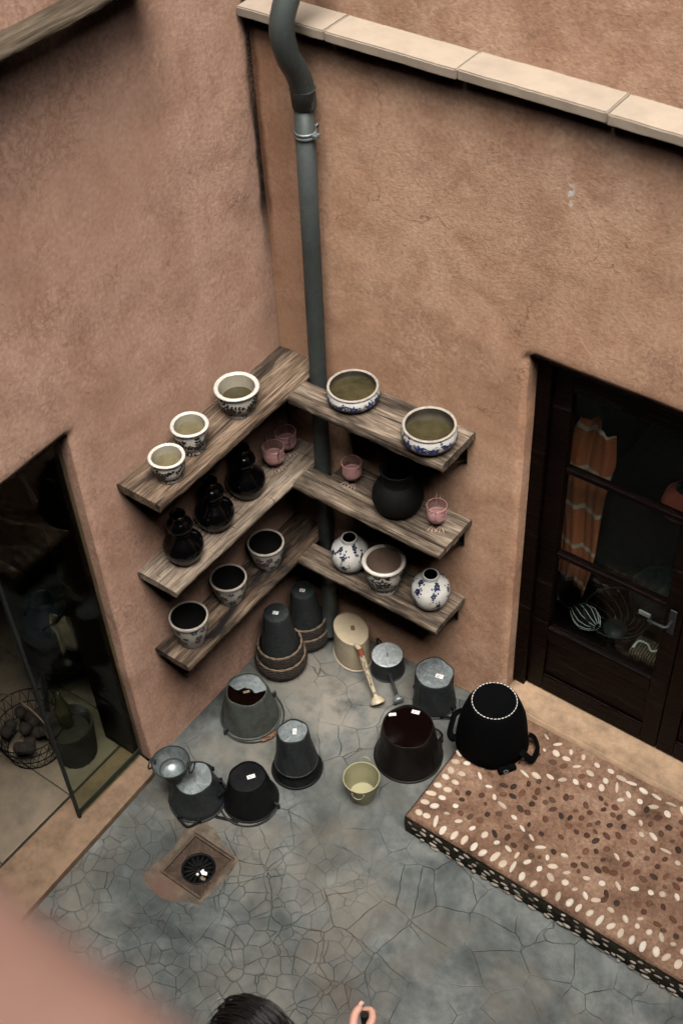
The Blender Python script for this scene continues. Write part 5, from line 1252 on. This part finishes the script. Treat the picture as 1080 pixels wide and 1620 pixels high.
N.update({'rel': ((.235, .06, 1.10), .040), 'rfo': ((.21, .16, 1.13), .035), 'rwr': ((.165, .255, 1.178), .026), 'rpa': ((HX+.016, HY-.02, HZ-.004), (.036, .026)), 'rkn': ((HX+.008, HY+.012, HZ+.002), (.040, .022)),
          'lel': ((-.225, -.01, 1.06), .040), 'lfo': ((-.235, .03, .95), .035), 'lwr': ((-.235, .075, .83), .026), 'lpa': ((-.232, .09, .77), (.020, .032)), 'lkn': ((-.23, .10, .725), (.018, .034))})
E_ += [('rsh', 'rel'), ('rel', 'rfo'), ('rfo', 'rwr'), ('rwr', 'rpa'), ('rpa', 'rkn'), ('lsh', 'lel'), ('lel', 'lfo'), ('lfo', 'lwr'), ('lwr', 'lpa'), ('lpa', 'lkn')]
parts = [skin('b', N, E_, 'pel', None)]
def finger(pts, r0): 
    nd = {str(i): (p, r0*(1-.10*i)) for i, p in enumerate(pts)}; parts.append(skin('f', nd, [(str(i), str(i+1)) for i in range(len(pts)-1)], '0', None))
# right hand: fingers curl round the dark thing it holds, thumb along the other side
cx_, cy_, cz_ = HX-.012, HY+.035, HZ+.028
for i, dz in enumerate((.0, -.019, -.037, -.054)):
    k_ = 1-.06*i
    finger([(HX+.022, HY+.008, HZ+.022+dz), (HX+.020, HY+.040*k_, HZ+.026+dz), (HX+.004, HY+.062*k_, HZ+.026+dz), (HX-.016, HY+.058*k_, HZ+.022+dz), (HX-.020, HY+.042*k_, HZ+.018+dz)], .0150-.0008*i)
finger([(HX+.004, HY-.026, HZ+.016), (HX-.022, HY-.006, HZ+.028), (HX-.034, HY+.026, HZ+.032), (HX-.028, HY+.054, HZ+.034)], .0175)
for i, dy in enumerate((.024, .008, -.008, -.022)):
    finger([(-.230, .10+dy, .715), (-.224, .112+dy, .675), (-.212, .120+dy, .648), (-.20, .118+dy, .632)], .0092)
finger([(-.222, .125, .765), (-.205, .150, .735), (-.200, .158, .705)], .0105)
# head with a face
hb = bmesh.new(); bmesh.ops.create_uvsphere(hb, u_segments=40, v_segments=28, radius=1)
for v in hb.verts:
    x, y, z = v.co; g = lambda cx, cz, sx, sz: math.exp(-((x-cx)/sx)**2-((z-cz)/sz)**2)*(1 if y > 0 else 0)
    taper = 1-.28*max(0, -z)**1.3
    X, Y, Z = x*.074*taper, y*.094*(1-.12*max(0, -z)), z*.114
    Y += .020*g(0, -.18, .16, .22)+.006*g(0, -.52, .3, .1)+.004*g(0, -.8, .3, .15)-.008*g(.38, .06, .2, .12)-.008*g(-.38, .06, .2, .12)
    if y < .2: Y -= .012*max(0, z+.2)*(.2-y)
    v.co = Vector((X, Y+.02, Z+1.545))
hm = bpy.data.meshes.new('h'); hb.to_mesh(hm); hb.free(); parts.append(hm)
for s_ in (-1, 1):
    eb = MB(); eb.lathe([(0, -.03), (.014, -.022), (.018, 0), (.016, .022), (.008, .032), (0, .033)], 14, M=Matrix.Translation((s_*.074, .01, 1.54)) @ Matrix.Diagonal((.45, 1, 1, 1))); parts.append(eb.mesh('e', None))
body = MB()
for p in parts: body.add([v.co for v in p.vertices], [tuple(f.vertices) for f in p.polygons], True)
PLOC, PRZ = (1.730, -2.338, 0), R(4)
person = thing('person', 'person with dark hair seen from above, holding a small dark object', 'person', PLOC, PRZ)
bo = body.build('body', MAT['skin'], person)
for s_ in (-1, 1):
    m = MB(); m.lathe([(0, -.011), (.009, -.006), (.0115, 0), (.009, .006), (0, .011)], 14, c=(s_*.030, .098, 1.553)); m.build('eye', MAT['label'], person)
m = MB(); m.tube([(-.022, .104, 1.483), (0, .109, 1.481), (.022, .104, 1.483)], .0045, 6); m.build('lips', M_plain('lips', (.42, .13, .11), .4), person)
m = MB(); m.bbox(-.0062, .0062, -.008, .008, -.001, .0014, .001, Matrix.Translation((HX-.0305, HY+.057, HZ+.0415)) @ Matrix.Rotation(-.25, 4, 'X')); m.build('thumb_nail', MAT['nail'], person)
# hair: cap plus locks falling from a parting to the shoulders
m = MB(); hb = bmesh.new(); bmesh.ops.create_uvsphere(hb, u_segments=32, v_segments=20, radius=1)
for v in hb.verts:
    x, y, z = v.co; v.co = Vector((x*.082, y*.106+.012-(.02*max(0, z+.2)*(.2-y) if y < .2 else 0), z*.112+1.562))
bmesh.ops.delete(hb, geom=[v for v in hb.verts if v.co.z < 1.50 or (v.co.y > .082 and v.co.z < 1.615)], context='VERTS')
m.bm(hb, smooth=True)
rg = random.Random(3)
for k in range(1500):
    side = rg.choice((-1, 1)); y0 = rg.uniform(-.085, .088)
    th = rg.uniform(.0, 1.0); pts = []
    L = rg.uniform(.25, .36); lift = rg.uniform(.0, .02)+(.035*rg.random() if rg.random() < .10 else 0); wv = rg.uniform(-.02, .02); ph = rg.uniform(0, 6)
    for i in range(9):
        f = i/8; a = PI/2-side*(.06+f*1.9); q = min(f*1.9, 1.75)
        rx, rz = .082+lift, .112+lift
        if f < .7:
            px = side*rx*math.sin(q); pz = 1.562+rz*math.cos(q)*math.sqrt(max(.1, 1-((y0)/.125)**2)); py = y0*(1-.15*f)+.012-.016*f-(.018 if y0 < 0 else 0)*f
        else:
            px = pts[-1][0]+side*.004+wv; pz = pts[-1][2]-L/8; py = pts[-1][1]-.012
        pts.append((px+.003*math.sin(ph+f*5), py+.004*math.sin(ph*2+f*6), pz))
    m.tube(pts, [.0012, .0022, .0024, .0024, .0023, .0021, .0018, .0013, .0006], 3, cap=False)
for k in range(700):                      # back of the head
    x0 = rg.uniform(-.07, .07); pts = []; lift = rg.uniform(0, .02)
    for i in range(8):
        q = .25+i/7*1.6; py = .0-(.106+lift)*math.sin(min(q, 1.6))*1.08; pz = 1.562+(.112+lift)*math.cos(min(q, 1.75))-(max(0, q-1.5)*.16); pts.append((x0*(1+.2*math.sin(q)), py, pz))
    m.tube(pts, [.0012, .0022, .0024, .0024, .0022, .002, .0016, .0006], 3, cap=False)
o = m.build('hair', MAT['hair'], person)
# clothes
CN = {k: (N[k][0], tuple(x+.014 for x in N[k][1]) if isinstance(N[k][1], tuple) else N[k][1]+.014) for k in ('pel', 'waist', 'chest', 'neckb', 'lsh', 'rsh', 'lel', 'rel')}
CN['neckb'] = ((0, -.008, 1.35), (.075, .066)); CN['lel'] = ((-.215, -.01, 1.13), .058); CN['rel'] = ((.215, .03, 1.17), .058)
cm = skin('top', CN, [('pel', 'waist'), ('waist', 'chest'), ('chest', 'neckb'), ('chest', 'lsh'), ('chest', 'rsh'), ('lsh', 'lel'), ('rsh', 'rel')], 'pel', None); cm.materials.clear(); cm.materials.append(MAT['cloth']); ob('shirt', cm, person)
TN = {'w': ((0, 0, .97), (.14, .10)), 'pel': ((0, 0, .88), (.15, .11))}; TE = [('w', 'pel')]
for s_, L in ((-1, 'l'), (1, 'r')):
    TN.update({L+'hip': ((s_*.088, 0, .80), .105), L+'kn': ((s_*.098, .015, .47), .078), L+'an': ((s_*.102, -.015, .10), .065)}); TE += [('pel', L+'hip'), (L+'hip', L+'kn'), (L+'kn', L+'an')]
tm_ = skin('tr', TN, TE, 'w', None); tm_.materials.clear(); tm_.materials.append(MAT['cloth']); ob('trousers', tm_, person)
for s_ in (-1, 1):
    m = MB(); m.lathe([(0, -.012), (.5, -.012), (.55, 0), (.5, .5), (.3, .8), (0, .9)], 18, M=Matrix.Translation((s_*.107, .045, .014)) @ Matrix.Diagonal((.085, .27, .065, 1))); m.build('shoe', MAT['mattblack'], person)
held = MB(); c0 = Matrix.Translation(PLOC) @ Matrix.Rotation(PRZ, 4, 'Z')
held.lathe([(0, -.045), (.010, -.042), (.0125, 0), (.0125, .034), (.009, .040), (.004, .037), (0, .034)], 18, M=c0 @ Matrix.Translation((HX-.006, HY+.034, HZ+.004)))
tag(held.build('small_dark_object', MAT['brownmetal']), 'small dark round object held in the fist at the bottom edge', 'object')
for o in bpy.data.objects:
    n_ = o.name.split('.')[0]
    if n_.endswith('_print') or n_ in ('rim_chips', 'dotted_border', 'barcode', 'bare_patches', 'hair', 'weave', 'stakes', 'wire_mesh', 'ochre_flower', 'pierced_wall', 'wires', 'ribs', 'strainer_bars', 'ribbed_plate'): o['kind'] = 'stuff'
